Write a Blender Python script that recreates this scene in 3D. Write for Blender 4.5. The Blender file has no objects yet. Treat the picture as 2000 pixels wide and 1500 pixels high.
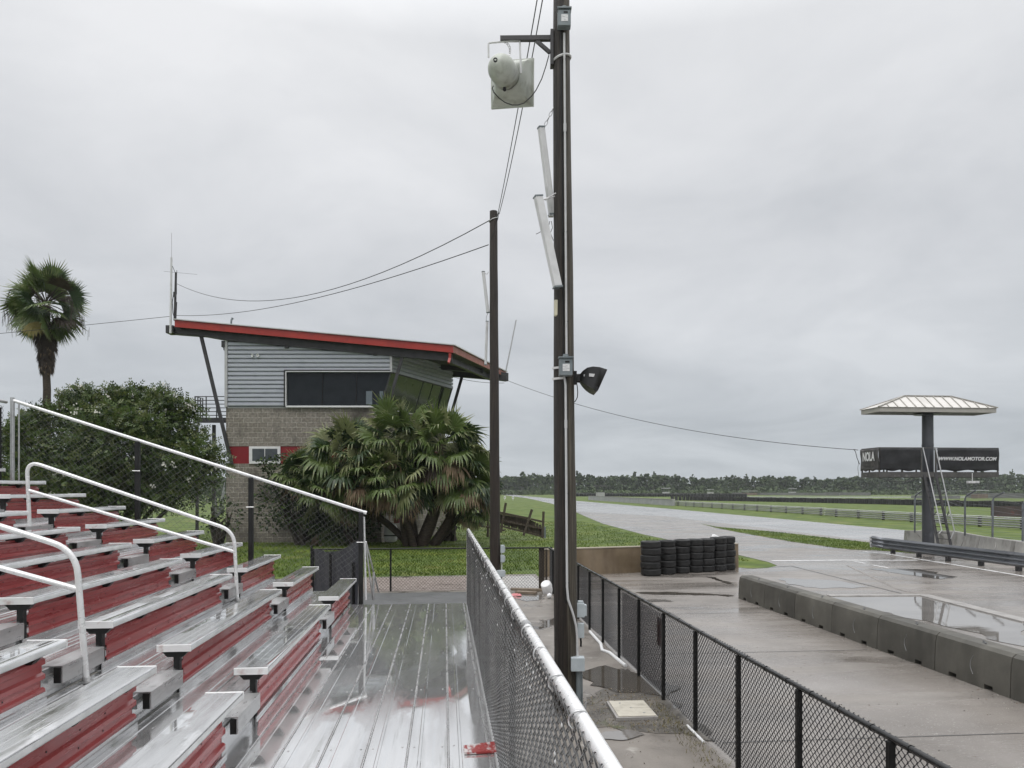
import bpy, math, random
import numpy as np
from mathutils import Vector, Matrix
random.seed(7); RNG = np.random.default_rng(7)
R = math.radians
SC = bpy.context.scene
COL = SC.collection

# ------------------------------------------------------------------ camera
F = 1440.0; HY = 957.0; H = 2.7
A = math.atan(132/1440); SA, CA = math.sin(A), math.cos(A)
cd = bpy.data.cameras.new('camera'); cam = bpy.data.objects.new('camera', cd); COL.objects.link(cam)
cam.location = (0, 0, H); cam.rotation_euler = (R(90), 0, -A)
cd.sensor_width = 36; cd.lens = F/2000*36; cd.shift_y = 207/2000; cd.clip_start = .05; cd.clip_end = 4000
SC.camera = cam
# ------------------------------------------------------------------ sky, sun, exposure
SUN_EL, SUN_AZ = R(58), R(200)
w = bpy.data.worlds.new("World"); SC.world = w; w.use_nodes = True
nt = w.node_tree; N = nt.nodes; L = nt.links; N.clear()
def nd(t, **k):
    n = N.new(t)
    for a, b in k.items(): setattr(n, a, b)
    return n
out = nd('ShaderNodeOutputWorld'); bg = nd('ShaderNodeBackground'); bg.inputs[1].default_value = .1
sky = nd('ShaderNodeTexSky', sky_type='NISHITA', sun_disc=False, sun_elevation=SUN_EL, sun_rotation=SUN_AZ)
tc = nd('ShaderNodeTexCoord'); sx = nd('ShaderNodeSeparateXYZ'); L.new(tc.outputs['Generated'], sx.inputs[0])
mz = nd('ShaderNodeMath', operation='MAXIMUM'); L.new(sx.outputs[2], mz.inputs[0]); mz.inputs[1].default_value = 0
az = nd('ShaderNodeMath', operation='ADD'); L.new(mz.outputs[0], az.inputs[0]); az.inputs[1].default_value = .16
dx = nd('ShaderNodeMath', operation='DIVIDE'); L.new(sx.outputs[0], dx.inputs[0]); L.new(az.outputs[0], dx.inputs[1])
dy = nd('ShaderNodeMath', operation='DIVIDE'); L.new(sx.outputs[1], dy.inputs[0]); L.new(az.outputs[0], dy.inputs[1])
cx = nd('ShaderNodeCombineXYZ'); L.new(dx.outputs[0], cx.inputs[0]); L.new(dy.outputs[0], cx.inputs[1]); cx.inputs[2].default_value = 3.3
n1 = nd('ShaderNodeTexNoise'); n1.inputs['Scale'].default_value = .95; n1.inputs['Detail'].default_value = 8; n1.inputs['Roughness'].default_value = .56; n1.inputs['Distortion'].default_value = .5
L.new(cx.outputs[0], n1.inputs['Vector'])
cr = nd('ShaderNodeValToRGB'); e = cr.color_ramp.elements
e[0].position = .30; e[0].color = (.77, .785, .805, 1); e[1].position = .68; e[1].color = (1.05, 1.05, 1.055, 1)
L.new(n1.outputs[0], cr.inputs[0])
# brightness by elevation: paler near the horizon haze, brightest overhead (as under a real overcast)
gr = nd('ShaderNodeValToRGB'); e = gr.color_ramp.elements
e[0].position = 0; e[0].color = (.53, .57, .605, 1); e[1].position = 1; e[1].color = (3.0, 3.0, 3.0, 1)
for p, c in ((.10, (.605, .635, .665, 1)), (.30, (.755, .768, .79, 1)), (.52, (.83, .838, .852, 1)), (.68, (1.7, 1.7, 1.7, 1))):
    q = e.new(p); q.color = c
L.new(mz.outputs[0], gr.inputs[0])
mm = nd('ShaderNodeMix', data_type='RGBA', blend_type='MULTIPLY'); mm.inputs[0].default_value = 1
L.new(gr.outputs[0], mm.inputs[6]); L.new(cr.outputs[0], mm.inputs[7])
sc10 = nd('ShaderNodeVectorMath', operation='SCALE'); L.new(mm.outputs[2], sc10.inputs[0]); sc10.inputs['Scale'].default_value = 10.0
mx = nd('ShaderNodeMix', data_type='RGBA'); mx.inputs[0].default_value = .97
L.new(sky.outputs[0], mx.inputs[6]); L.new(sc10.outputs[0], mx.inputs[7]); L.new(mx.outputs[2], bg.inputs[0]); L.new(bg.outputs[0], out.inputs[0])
sd = bpy.data.lights.new('sun', 'SUN'); sd.energy = .7; sd.angle = R(25); sd.color = (1, .97, .93)
so = bpy.data.objects.new('sun', sd); COL.objects.link(so)
so.rotation_euler = Vector((-math.sin(SUN_AZ)*math.cos(SUN_EL), -math.cos(SUN_AZ)*math.cos(SUN_EL), -math.sin(SUN_EL))).to_track_quat('-Z', 'Y').to_euler()
so.location = (0, -20, 40)
SC.view_settings.view_transform = 'Standard'; SC.view_settings.look = 'None'; SC.view_settings.gamma = 1
SC.view_settings.exposure = 0.0

# ------------------------------------------------------------------ helpers: places
def PD(px, py, d):
    u = (px-1000)/F*d
    return Vector((u*CA+d*SA, -u*SA+d*CA, H+(HY-py)/F*d))
def G(px, py, z=0):
    return PD(px, py, (H-z)*F/(py-HY)) if True else None
def CU(u, d, z): return Vector((u*CA+d*SA, -u*SA+d*CA, z))
def PX(px, py, X):                      # point of the plane x = X behind a pixel
    k = (px-1000)/F; Y = X*(CA-k*SA)/(k*CA+SA); d = X*SA+Y*CA
    return Vector((X, Y, H+(HY-py)/F*d))
def PY(px, py, Y):
    k = (px-1000)/F; X = Y*(k*CA+SA)/(CA-k*SA); d = X*SA+Y*CA
    return Vector((X, Y, H+(HY-py)/F*d))

# ------------------------------------------------------------------ helpers: materials
def ramp(n, stops):
    e = n.color_ramp.elements
    while len(e) > 1: e.remove(e[-1])
    e[0].position = stops[0][0]; e[0].color = (*stops[0][1], 1)
    for p, c in stops[1:]:
        q = e.new(p); q.color = (*c, 1)
def mat(name, cols, scale=4., rough=(.5, .7), metal=0., bump=0., bscale=None, stretch=(1, 1, 1), detail=6, spec=.5, puddle=None, stain=None, coord='Position', transl=0, coat=0, rstretch=None, vary=0):
    """cols: colours spread along a noise; puddle: (scale, low, high, wet roughness, darken, stretch); stain: (colour, scale, low, high, stretch)"""
    m = bpy.data.materials.new(name); m.use_nodes = True
    t = m.node_tree; n = t.nodes; l = t.links; b = n['Principled BSDF']
    if coord == 'Position': src = n.new('ShaderNodeNewGeometry').outputs['Position']
    else: src = n.new('ShaderNodeTexCoord').outputs[coord]
    def noise(sc, st=(1, 1, 1), det=detail, off=0., rg=.58):
        mp = n.new('ShaderNodeMapping'); mp.inputs['Scale'].default_value = st; mp.inputs['Location'].default_value = (off, off*.7, off*1.3)
        l.new(src, mp.inputs[0])
        q = n.new('ShaderNodeTexNoise'); q.inputs['Scale'].default_value = sc; q.inputs['Detail'].default_value = det; q.inputs['Roughness'].default_value = rg
        l.new(mp.outputs[0], q.inputs['Vector']); return q.outputs[0]
    a = noise(scale, stretch)
    cr = n.new('ShaderNodeValToRGB')
    k = len(cols); ramp(cr, [(.32+.36*i/max(1, k-1), c) for i, c in enumerate(cols)] if k > 1 else [(0, cols[0])])
    l.new(a, cr.inputs[0]); colour = cr.outputs[0]
    def mr(sock, lo, hi, a0, a1):
        q = n.new('ShaderNodeMapRange'); q.inputs[1].default_value = lo; q.inputs[2].default_value = hi; q.inputs[3].default_value = a0; q.inputs[4].default_value = a1
        l.new(sock, q.inputs[0]); return q.outputs[0]
    rg = mr(noise(scale*1.7, rstretch or stretch, off=5.), .33, .67, rough[0], rough[1])
    for s in (stain if isinstance(stain, list) else [stain] if stain else []):
        f = mr(noise(s[1], s[4] if len(s) > 4 else (1, 1, 1), off=11.+s[1]), s[2], s[3], 0, 1)
        q = n.new('ShaderNodeMix'); q.data_type = 'RGBA'; l.new(f, q.inputs[0]); l.new(colour, q.inputs[6]); q.inputs[7].default_value = (*s[0], 1); colour = q.outputs[2]
    if vary:
        oi = n.new('ShaderNodeObjectInfo'); q = n.new('ShaderNodeMix'); q.data_type = 'RGBA'; q.blend_type = 'MULTIPLY'; q.inputs[0].default_value = 1
        v = n.new('ShaderNodeCombineColor'); x = mr(oi.outputs['Random'], 0, 1, 1-vary, 1+vary)
        for i in range(3): l.new(x, v.inputs[i])
        l.new(colour, q.inputs[6]); l.new(v.outputs[0], q.inputs[7]); colour = q.outputs[2]
    bn = None
    if bump:
        bn = n.new('ShaderNodeBump'); bn.inputs['Strength'].default_value = bump; bn.inputs['Distance'].default_value = .02
        l.new(noise(bscale or scale*4, stretch, off=2.), bn.inputs['Height'])
        l.new(bn.outputs[0], b.inputs['Normal'])
    if puddle:
        f = mr(noise(puddle[0], puddle[5] if len(puddle) > 5 else (1, 1, 1), det=5, off=21.+puddle[0]), puddle[1], puddle[2], 0, 1)
        q = n.new('ShaderNodeMix'); q.data_type = 'FLOAT'; l.new(f, q.inputs[0]); l.new(rg, q.inputs[2]); q.inputs[3].default_value = puddle[3]; rg = q.outputs[0]
        q = n.new('ShaderNodeMix'); q.data_type = 'RGBA'; q.blend_type = 'MULTIPLY'; l.new(f, q.inputs[0]); l.new(colour, q.inputs[6]); q.inputs[7].default_value = (*(puddle[4],)*3, 1); colour = q.outputs[2]
        if bn:
            v = n.new('ShaderNodeMath'); v.operation = 'MULTIPLY_ADD'; l.new(f, v.inputs[0]); v.inputs[1].default_value = -bump*.95; v.inputs[2].default_value = bump
            l.new(v.outputs[0], bn.inputs['Strength'])
    l.new(colour, b.inputs['Base Color']); l.new(rg, b.inputs['Roughness'])
    b.inputs['Metallic'].default_value = metal; b.inputs['Specular IOR Level'].default_value = spec
    if coat: b.inputs['Coat Weight'].default_value = coat; b.inputs['Coat Roughness'].default_value = .08
    if transl:
        tb = n.new('ShaderNodeBsdfTranslucent'); l.new(colour, tb.inputs[0]); ms = n.new('ShaderNodeMixShader'); ms.inputs[0].default_value = transl
        l.new(b.outputs[0], ms.inputs[1]); l.new(tb.outputs[0], ms.inputs[2]); l.new(ms.outputs[0], n['Material Output'].inputs[0])
    return m
def g3(v, t=0.): return (v*(1+t), v, v*(1-t))

MT = {}
MT['deck'] = mat('wet_deck_aluminium', [g3(.66), g3(.84), g3(.74)], 1.6, (.06, .15), .84, .012, 60, (3, .25, 1), puddle=(1.1, .45, .53, .03, 1.05, (2.2, .7, 1)), stain=[((.80, .81, .82), 2.2, .56, .66, (6, .12, 1)), ((.52, .52, .50), 3., .62, .74, (4, .2, 1))])
MT['deck_groove'] = mat('deck_groove', [g3(.65), g3(.5)], 3, (.2, .4), .8)
MT['seat'] = mat('wet_seat_aluminium', [g3(.52), g3(.76), g3(.62)], 2., (.06, .20), .85, .03, 50, (4, .35, 1), puddle=(1.9, .50, .55, .02, 1.25, (1.5, .6, 1)), stain=((.33, .33, .30), 3.2, .58, .7, (3, .5, 1)))
MT['seat_edge'] = mat('seat_edge_aluminium', [g3(.62), g3(.78)], 6, (.3, .45), .45)
MT['cap'] = mat('seat_cap', [g3(.66), g3(.74)], 8, (.3, .5), .3, stain=((.44, .34, .33), 9, .6, .75))
MT['alum'] = mat('tread_aluminium', [g3(.46), g3(.68), g3(.56)], 3., (.10, .3), .75, .02, 40, (3, .5, 2), puddle=(1.4, .5, .58, .05, 1., (1.5, .6, 1)), stain=((.40, .40, .38), 4, .57, .72, (2, .6, 1)))
MT['step_alum'] = mat('step_aluminium', [g3(.36), g3(.5), g3(.42)], 4., (.25, .4), .6, 0, stretch=(2, .6, 3), stain=((.2, .2, .19), 6, .58, .72))
MT['alum_dull'] = mat('dull_aluminium', [g3(.34), g3(.46), g3(.30)], 5., (.3, .5), .7, 0, stretch=(2, .6, 3))
MT['riser'] = mat('red_riser_paint', [(.29, .052, .053), (.335, .066, .067), (.38, .088, .089)], 1.8, (.16, .34), 0., .015, 90, (1, .4, 3), stain=[((.37, .12, .12), 4., .66, .8, (1, .3, 3)), ((.20, .026, .026), 11., .66, .8, (1, .8, .6))], coat=.25)
MT['black'] = mat('black_steel', [g3(.006), g3(.012)], 8, (.4, .6), 0., spec=.35)
MT['black_gloss'] = mat('wet_black_rail', [g3(.010), g3(.018)], 6, (.16, .26), 0)
MT['rail_white'] = mat('worn_white_rail', [g3(.70), g3(.80), g3(.75)], 7, (.22, .36), .1, coat=.3, stain=((.42, .41, .39), 16, .66, .76))
MT['rail'] = mat('pale_handrail', [g3(.58), g3(.68), g3(.62)], 7, (.22, .36), .25, coat=.2, stain=((.42, .40, .36), 14, .69, .8))
MT['galv'] = mat('galvanised', [g3(.36), g3(.5), g3(.42)], 9, (.3, .45), .75)
MT['wire_grey'] = mat('chain_link_grey', [g3(.045), g3(.13)], 20, (.25, .4), .4)
MT['wire_side'] = mat('chain_link_side', [g3(.10), g3(.18)], 20, (.35, .5), .2)
MT['wire_black'] = mat('chain_link_black', [(.006, .006, .008), (.012, .012, .015)], 20, (.3, .45), 0, spec=.4)
MT['ground'] = mat('field_grass', [(.038, .068, .009), (.074, .112, .014), (.122, .152, .022)], .5, (.6, .85), 0, .5, 9, detail=9, spec=.25, stain=[((.17, .15, .05), .16, .60, .74), ((.045, .065, .010), .9, .55, .7)])
MT['blade'] = mat('grass_blade', [(.043, .074, .008), (.080, .124, .012), (.135, .165, .024)], .6, (.5, .8), 0, spec=.25, transl=.25, stain=((.19, .17, .05), .3, .62, .75))
MT['track'] = mat('wet_asphalt_track', [g3(.20, .0), g3(.26, .0), g3(.30, .0)], .35, (.20, .36), 0, .04, 60, (.3, 1, 1), detail=8, puddle=(.22, .5, .56, .16, .95, (.3, 1.2, 1)), stain=((.17, .165, .16), .3, .55, .7, (2, .12, 1)))
MT['pit'] = mat('wet_concrete', [(.15, .134, .119), (.205, .185, .167), (.25, .228, .208)], .5, (.07, .46), 0, .10, 70, (1, 1, 1), detail=9, rstretch=(.22, 1.5, 1), puddle=(.30, .58, .64, .04, .8, (.55, 1.6, 1)), stain=[((.125, .114, .104), .6, .56, .76, (.25, 1.8, 1)), ((.36, .34, .32), 45., .60, .70), ((.11, .10, .09), 38., .62, .72)])
MT['walk'] = mat('walkway_concrete', [(.13, .115, .10), (.19, .17, .15), (.24, .215, .19)], 1.1, (.25, .5), 0, .15, 50, detail=9, puddle=(.75, .57, .62, .03, .45), stain=[((.07, .062, .053), 1.6, .55, .68), ((.35, .33, .3), 2.5, .64, .7)])
MT['asphalt'] = mat('grey_asphalt', [g3(.085, -.02), g3(.12, -.02), g3(.10, -.02)], 1.2, (.3, .5), 0, .15, 60, stain=((.05, .05, .052), 1.2, .62, .72, (.4, 1.4, 1)))
MT['gravel_path'] = mat('brown_gravel_path', [(.12, .092, .078), (.19, .155, .135), (.25, .21, .19)], 6, (.5, .7), 0, .3, 30, detail=9, stain=((.08, .062, .05), 1., .6, .72, (.5, 2, 1)))
MT['pad'] = mat('pale_concrete_pad', [(.30, .285, .27), (.40, .38, .36)], 3, (.25, .45), 0, .1, 40, stain=((.17, .15, .13), 2, .6, .72))
MT['dirt'] = mat('wet_grit', [(.05, .045, .038), (.095, .086, .074), (.14, .126, .108)], 3, (.35, .7), 0, .5, 30, detail=10, puddle=(1.6, .60, .66, .06, .5), stain=((.06, .07, .02), 2.5, .6, .72))
MT['water'] = mat('puddle_water', [(.15, .14, .13), (.20, .188, .175)], 1.2, (.005, .012), 0, .035, 2.5, (.35, 1.4, 1), spec=1.)
MT['water'].node_tree.nodes['Principled BSDF'].inputs['IOR'].default_value = 1.75
MT['water_dark'] = mat('shallow_puddle', [(.055, .048, .04), (.085, .075, .062)], 1.5, (.02, .05), 0)
MT['crack'] = mat('dark_joint', [g3(.03), g3(.05)], 3, (.4, .6))
MT['lip'] = mat('pale_kerb', [g3(.20, .05), g3(.30, .05), g3(.24, .05)], 2, (.3, .5))
MT['joint_pale'] = mat('worn_joint', [(.16, .142, .128), (.26, .235, .215)], 2, (.3, .5))
MT['paint'] = mat('road_paint', [g3(.62), g3(.74), g3(.4)], 3, (.25, .4), stain=((.22, .2, .18), 5, .58, .7))
MT['jersey'] = mat('pit_wall_concrete', [(.062, .058, .048), (.092, .087, .073), (.125, .118, .10)], 1.3, (.5, .75), 0, .12, 60, (1, 1, 1), detail=9, stain=[((.045, .042, .035), 1.1, .5, .7, (1, 1, .25)), ((.17, .16, .14), 14, .68, .75)], vary=.2)
MT['jersey_pale'] = mat('barrier_concrete', [(.24, .23, .21), (.33, .32, .30), (.40, .39, .36)], 1.4, (.5, .75), 0, .1, 40, detail=9, stain=((.12, .115, .10), 1.6, .54, .7, (1, 1, .3)))
MT['wall'] = mat('stained_concrete_wall', [(.13, .095, .055), (.18, .135, .085), (.22, .17, .115)], 1.2, (.5, .7), 0, .1, 40, detail=8, stain=[((.085, .06, .04), 1.2, .52, .72, (1, 1, .22)), ((.24, .2, .15), 3, .62, .75)])
MT['wall_top'] = mat('wall_cap', [(.27, .24, .18), (.34, .30, .24)], 3, (.5, .7))
MT['rubber'] = mat('tyre_rubber', [g3(.007), g3(.014), g3(.010)], 6, (.45, .65), 0, .1, 60, stain=((.03, .028, .026), 4, .6, .75), vary=.35)
MT['rubber_far'] = mat('weathered_rubber', [g3(.016), g3(.035)], 2, (.5, .7))
MT['armco'] = mat('guardrail_steel', [(.15, .16, .175), (.23, .24, .26), (.19, .2, .22)], 1.6, (.28, .42), .7, 0, stretch=(1, .3, 2), stain=((.09, .09, .1), 3, .58, .75))
MT['armco_far'] = mat('old_guardrail', [(.30, .30, .305), (.40, .40, .405)], .6, (.4, .55), .2, stain=((.2, .2, .2), 1.5, .58, .75))
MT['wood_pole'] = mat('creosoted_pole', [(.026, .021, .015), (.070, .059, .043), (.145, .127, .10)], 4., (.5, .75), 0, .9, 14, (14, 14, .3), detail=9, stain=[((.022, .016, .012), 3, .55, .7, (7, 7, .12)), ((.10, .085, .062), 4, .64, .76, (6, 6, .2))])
MT['wood_pole_left'] = mat('darker_pole_side', [(.007, .005, .004), (.020, .0145, .0105), (.042, .032, .023)], 4., (.4, .65), 0, .9, 14, (14, 14, .3), detail=9)
MT['wood_pole_dark'] = mat('dark_pole', [(.012, .008, .006), (.024, .016, .011), (.036, .026, .018)], 5., (.45, .65), 0, .6, 14, (9, 9, .35), detail=9)
MT['wood'] = mat('weathered_wood', [(.035, .026, .018), (.065, .05, .036), (.10, .08, .06)], 6, (.6, .8), 0, .4, 30, (6, 6, .5))
MT['pvc'] = mat('grey_conduit', [g3(.42), g3(.52), g3(.46)], 6, (.35, .5))
MT['box_grey'] = mat('grey_enclosure', [(.15, .175, .185), (.19, .215, .225)], 6, (.35, .5), .2, stain=((.11, .125, .13), 8, .6, .75))
MT['box_pale'] = mat('pale_enclosure', [(.36, .40, .42), (.45, .49, .51)], 6, (.4, .55))
MT['sticker'] = mat('paper_label', [g3(.62), g3(.72)], 30, (.5, .6), stain=((.40, .41, .42), 60, .52, .6, (.4, 1, 3)))
MT['white_panel'] = mat('white_panel', [g3(.50), g3(.6), g3(.55)], 4, (.35, .5), 0, stain=((.36, .36, .35), 5, .58, .75, (1, 1, .3)))
MT['cream'] = mat('cream_plastic', [(.58, .54, .40), (.66, .62, .48)], 6, (.4, .5))
MT['horn'] = mat('weathered_fibreglass', [(.38, .40, .35), (.46, .48, .43), (.53, .55, .51)], 4, (.35, .55), 0, .03, 30, stain=[((.17, .16, .12), 3.2, .56, .72, (1, 1, .5)), ((.30, .31, .27), 7, .55, .7, (1, 1, .35))])
MT['black_plastic'] = mat('black_plastic', [g3(.008), g3(.015)], 8, (.35, .5))
MT['cable'] = mat('cable', [g3(.018), g3(.028)], 4, (.4, .6))
MT['lid'] = mat('handhole_lid', [(.38, .35, .29), (.48, .45, .38), (.42, .39, .33)], 6, (.4, .6), 0, .1, 80, stain=((.27, .25, .2), 5, .58, .75))
MT['plate_red'] = mat('scuffed_red_plate', [(.33, .05, .045), (.24, .03, .03)], 8, (.12, .3), .2, stain=((.50, .46, .45), 9, .52, .58, (1, .4, 1)))
MT['red'] = mat('red_fascia', [(.31, .026, .018), (.38, .034, .022)], 2, (.28, .42), 0, stretch=(1, 1, .4), stain=((.24, .022, .018), 3, .55, .75))
MT['red_side'] = mat('brown_red_fascia', [(.24, .065, .034), (.30, .085, .045)], 2, (.35, .5))
MT['red_band'] = mat('crimson_band', [(.19, .008, .014), (.24, .012, .018)], 2, (.4, .6))
MT['clad'] = mat('corrugated_cladding', [(.38, .40, .44), (.45, .47, .51), (.41, .43, .47)], 1.2, (.3, .45), .25, stretch=(1, 1, 2))
MT['clad_trim'] = mat('cladding_trim', [g3(.42), g3(.48)], 3, (.35, .5), .2)
MT['steel_dark'] = mat('dark_steel', [(.035, .034, .036), (.055, .053, .055)], 3, (.4, .55), .2)
MT['soffit'] = mat('soffit', [(.07, .07, .065), (.10, .10, .095)], 2, (.5, .7))
MT['roof_metal'] = mat('roof_sheet', [g3(.50), g3(.62)], 2, (.3, .5), .3)
MT['glass'] = mat('dark_glass', [(.010, .013, .016), (.018, .022, .026)], 1.5, (.02, .05), 0, spec=.22)
MT['glass_mirror'] = mat('mirror_glass', [(.035, .045, .03), (.05, .06, .045)], 1, (.03, .06), .0, .25, 1.3, spec=1.)
MT['white_frame'] = mat('white_frame', [g3(.66), g3(.74)], 5, (.35, .5))
MT['tank'] = mat('white_tank', [g3(.68), g3(.78)], 3, (.35, .5), stain=((.3, .3, .28), 4, .58, .75))
MT['roof_pale'] = mat('standing_seam_roof', [(.50, .48, .45), (.58, .56, .53), (.54, .52, .49)], 1.6, (.35, .5), .1, stain=((.40, .38, .35), 2, .6, .75))
MT['fascia_pale'] = mat('beige_fascia', [(.33, .315, .285), (.38, .365, .335)], 2, (.4, .6))
MT['column'] = mat('painted_column', [(.055, .058, .066), (.075, .078, .088)], 1.5, (.35, .5), .1, stain=((.11, .115, .13), 2, .6, .75))
MT['banner'] = mat('black_banner', [(.010, .010, .012), (.018, .018, .02)], 4, (.5, .65), 0, .5, 3)
MT['banner_grey'] = mat('faded_banner', [(.04, .038, .038), (.075, .07, .068)], 4, (.5, .65), stain=((.16, .15, .145), 3, .55, .7))
MT['letter'] = mat('white_lettering', [g3(.62), g3(.72)], 6, (.4, .6))
MT['rust'] = mat('weathered_beam', [(.06, .058, .056), (.10, .095, .09)], 4, (.5, .7), .1, stain=((.19, .185, .18), 5, .6, .72))
MT['ladder'] = mat('ladder_steel', [g3(.16), g3(.24)], 4, (.35, .5), .5)
MT['pink'] = mat('faded_cloth', [(.50, .17, .18), (.6, .26, .27)], 14, (.7, .9))
MT['white_plastic'] = mat('white_plastic', [g3(.7), g3(.78)], 6, (.35, .5))
MT['fabric'] = mat('dark_windscreen', [(.014, .013, .02), (.024, .023, .032)], 6, (.6, .8), 0, .3, 8)
MT['trunk'] = mat('palm_trunk', [(.020, .013, .009), (.04, .028, .019), (.06, .044, .03)], 3, (.7, .9), 0, .8, 10, (2, 2, 5))
MT['branch'] = mat('bark', [(.03, .024, .018), (.06, .05, .04)], 4, (.7, .9))
MT['frond_dark'] = mat('frond_dark', [(.020, .040, .013), (.036, .066, .020)], 1.2, (.3, .5), 0, spec=.4, transl=.2)
MT['frond_mid'] = mat('frond_mid', [(.068, .105, .028), (.115, .160, .045)], 1.2, (.3, .5), 0, spec=.4, transl=.25)
MT['frond_pale'] = mat('frond_pale', [(.16, .19, .075), (.24, .25, .12)], 1.2, (.35, .55), 0, transl=.25)
MT['frond_dead'] = mat('frond_dead', [(.15, .10, .055), (.24, .175, .11)], 1.2, (.6, .8), 0, transl=.2)
MT['frond_brown'] = mat('frond_brown', [(.028, .018, .012), (.055, .038, .026)], 1.2, (.6, .8), 0, transl=.1)
MT['frond_yellow'] = mat('frond_yellow', [(.15, .125, .02), (.20, .16, .03)], 1.2, (.5, .7), 0, transl=.2)
MT['leaf_a'] = mat('leaf_dark', [(.018, .034, .011), (.032, .055, .016)], .8, (.4, .6), 0, transl=.25)
MT['leaf_b'] = mat('leaf_mid', [(.056, .094, .022), (.094, .142, .036)], .8, (.4, .6), 0, transl=.3)
MT['leaf_c'] = mat('leaf_olive', [(.085, .108, .030), (.125, .148, .044)], .8, (.4, .6), 0, transl=.3)
MT['flower'] = mat('white_flower', [(.62, .6, .55), (.7, .68, .63)], 2, (.6, .8))
MT['far_a'] = mat('far_leaf_dark', [(.024, .044, .016), (.040, .066, .026)], .08, (.7, .9), 0, transl=.2)
MT['far_b'] = mat('far_leaf_mid', [(.050, .078, .030), (.078, .11, .042)], .08, (.7, .9), 0, transl=.2)
MT['far_trunk'] = mat('far_trunk', [(.14, .13, .12), (.2, .19, .17)], .2, (.7, .9))
MT['hut'] = mat('hut_wall', [g3(.34), g3(.42)], .6, (.5, .7))
MT['hut_roof'] = mat('hut_roof', [g3(.06), g3(.09)], .6, (.5, .7))
MT['canvas'] = mat('brown_canvas', [(.16, .12, .10), (.2, .15, .12)], .6, (.6, .8))

def block_mat():
    m = bpy.data.materials.new('split_face_block'); m.use_nodes = True
    t = m.node_tree; n = t.nodes; l = t.links; b = n['Principled BSDF']
    uv = n.new('ShaderNodeTexCoord').outputs['UV']
    br = n.new('ShaderNodeTexBrick'); l.new(uv, br.inputs['Vector'])
    br.inputs['Scale'].default_value = 1; br.inputs['Brick Width'].default_value = .50; br.inputs['Row Height'].default_value = .2575
    br.inputs['Mortar Size'].default_value = .012; br.inputs['Mortar Smooth'].default_value = .2; br.inputs['Bias'].default_value = 0
    br.inputs['Color1'].default_value = (.21, .187, .155, 1); br.inputs['Color2'].default_value = (.26, .235, .20, 1); br.inputs['Mortar'].default_value = (.43, .41, .36, 1)
    ns = n.new('ShaderNodeTexNoise'); ns.inputs['Scale'].default_value = 9; ns.inputs['Detail'].default_value = 8; l.new(uv, ns.inputs['Vector'])
    r = n.new('ShaderNodeValToRGB'); ramp(r, [(.3, g3(.6)), (.7, g3(1.25))]); l.new(ns.outputs[0], r.inputs[0])
    mx = n.new('ShaderNodeMix'); mx.data_type = 'RGBA'; mx.blend_type = 'MULTIPLY'; mx.inputs[0].default_value = 1; l.new(br.outputs[0], mx.inputs[6]); l.new(r.outputs[0], mx.inputs[7])
    n2 = n.new('ShaderNodeTexNoise'); n2.inputs['Scale'].default_value = .55; n2.inputs['Detail'].default_value = 7; l.new(uv, n2.inputs['Vector'])
    r2 = n.new('ShaderNodeMapRange'); r2.inputs[1].default_value = .50; r2.inputs[2].default_value = .68; l.new(n2.outputs[0], r2.inputs[0])
    m3 = n.new('ShaderNodeMix'); m3.data_type = 'RGBA'; l.new(r2.outputs[0], m3.inputs[0]); l.new(mx.outputs[2], m3.inputs[6]); m3.inputs[7].default_value = (.06, .052, .042, 1)
    l.new(m3.outputs[2], b.inputs['Base Color']); b.inputs['Roughness'].default_value = .8
    bp = n.new('ShaderNodeBump'); bp.inputs['Strength'].default_value = .7; bp.inputs['Distance'].default_value = .03
    ad = n.new('ShaderNodeMath'); ad.operation = 'SUBTRACT'; l.new(ns.outputs[0], ad.inputs[0]); l.new(br.outputs['Fac'], ad.inputs[1]); l.new(ad.outputs[0], bp.inputs['Height']); l.new(bp.outputs[0], b.inputs['Normal'])
    return m
MT['block'] = block_mat()

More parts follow.
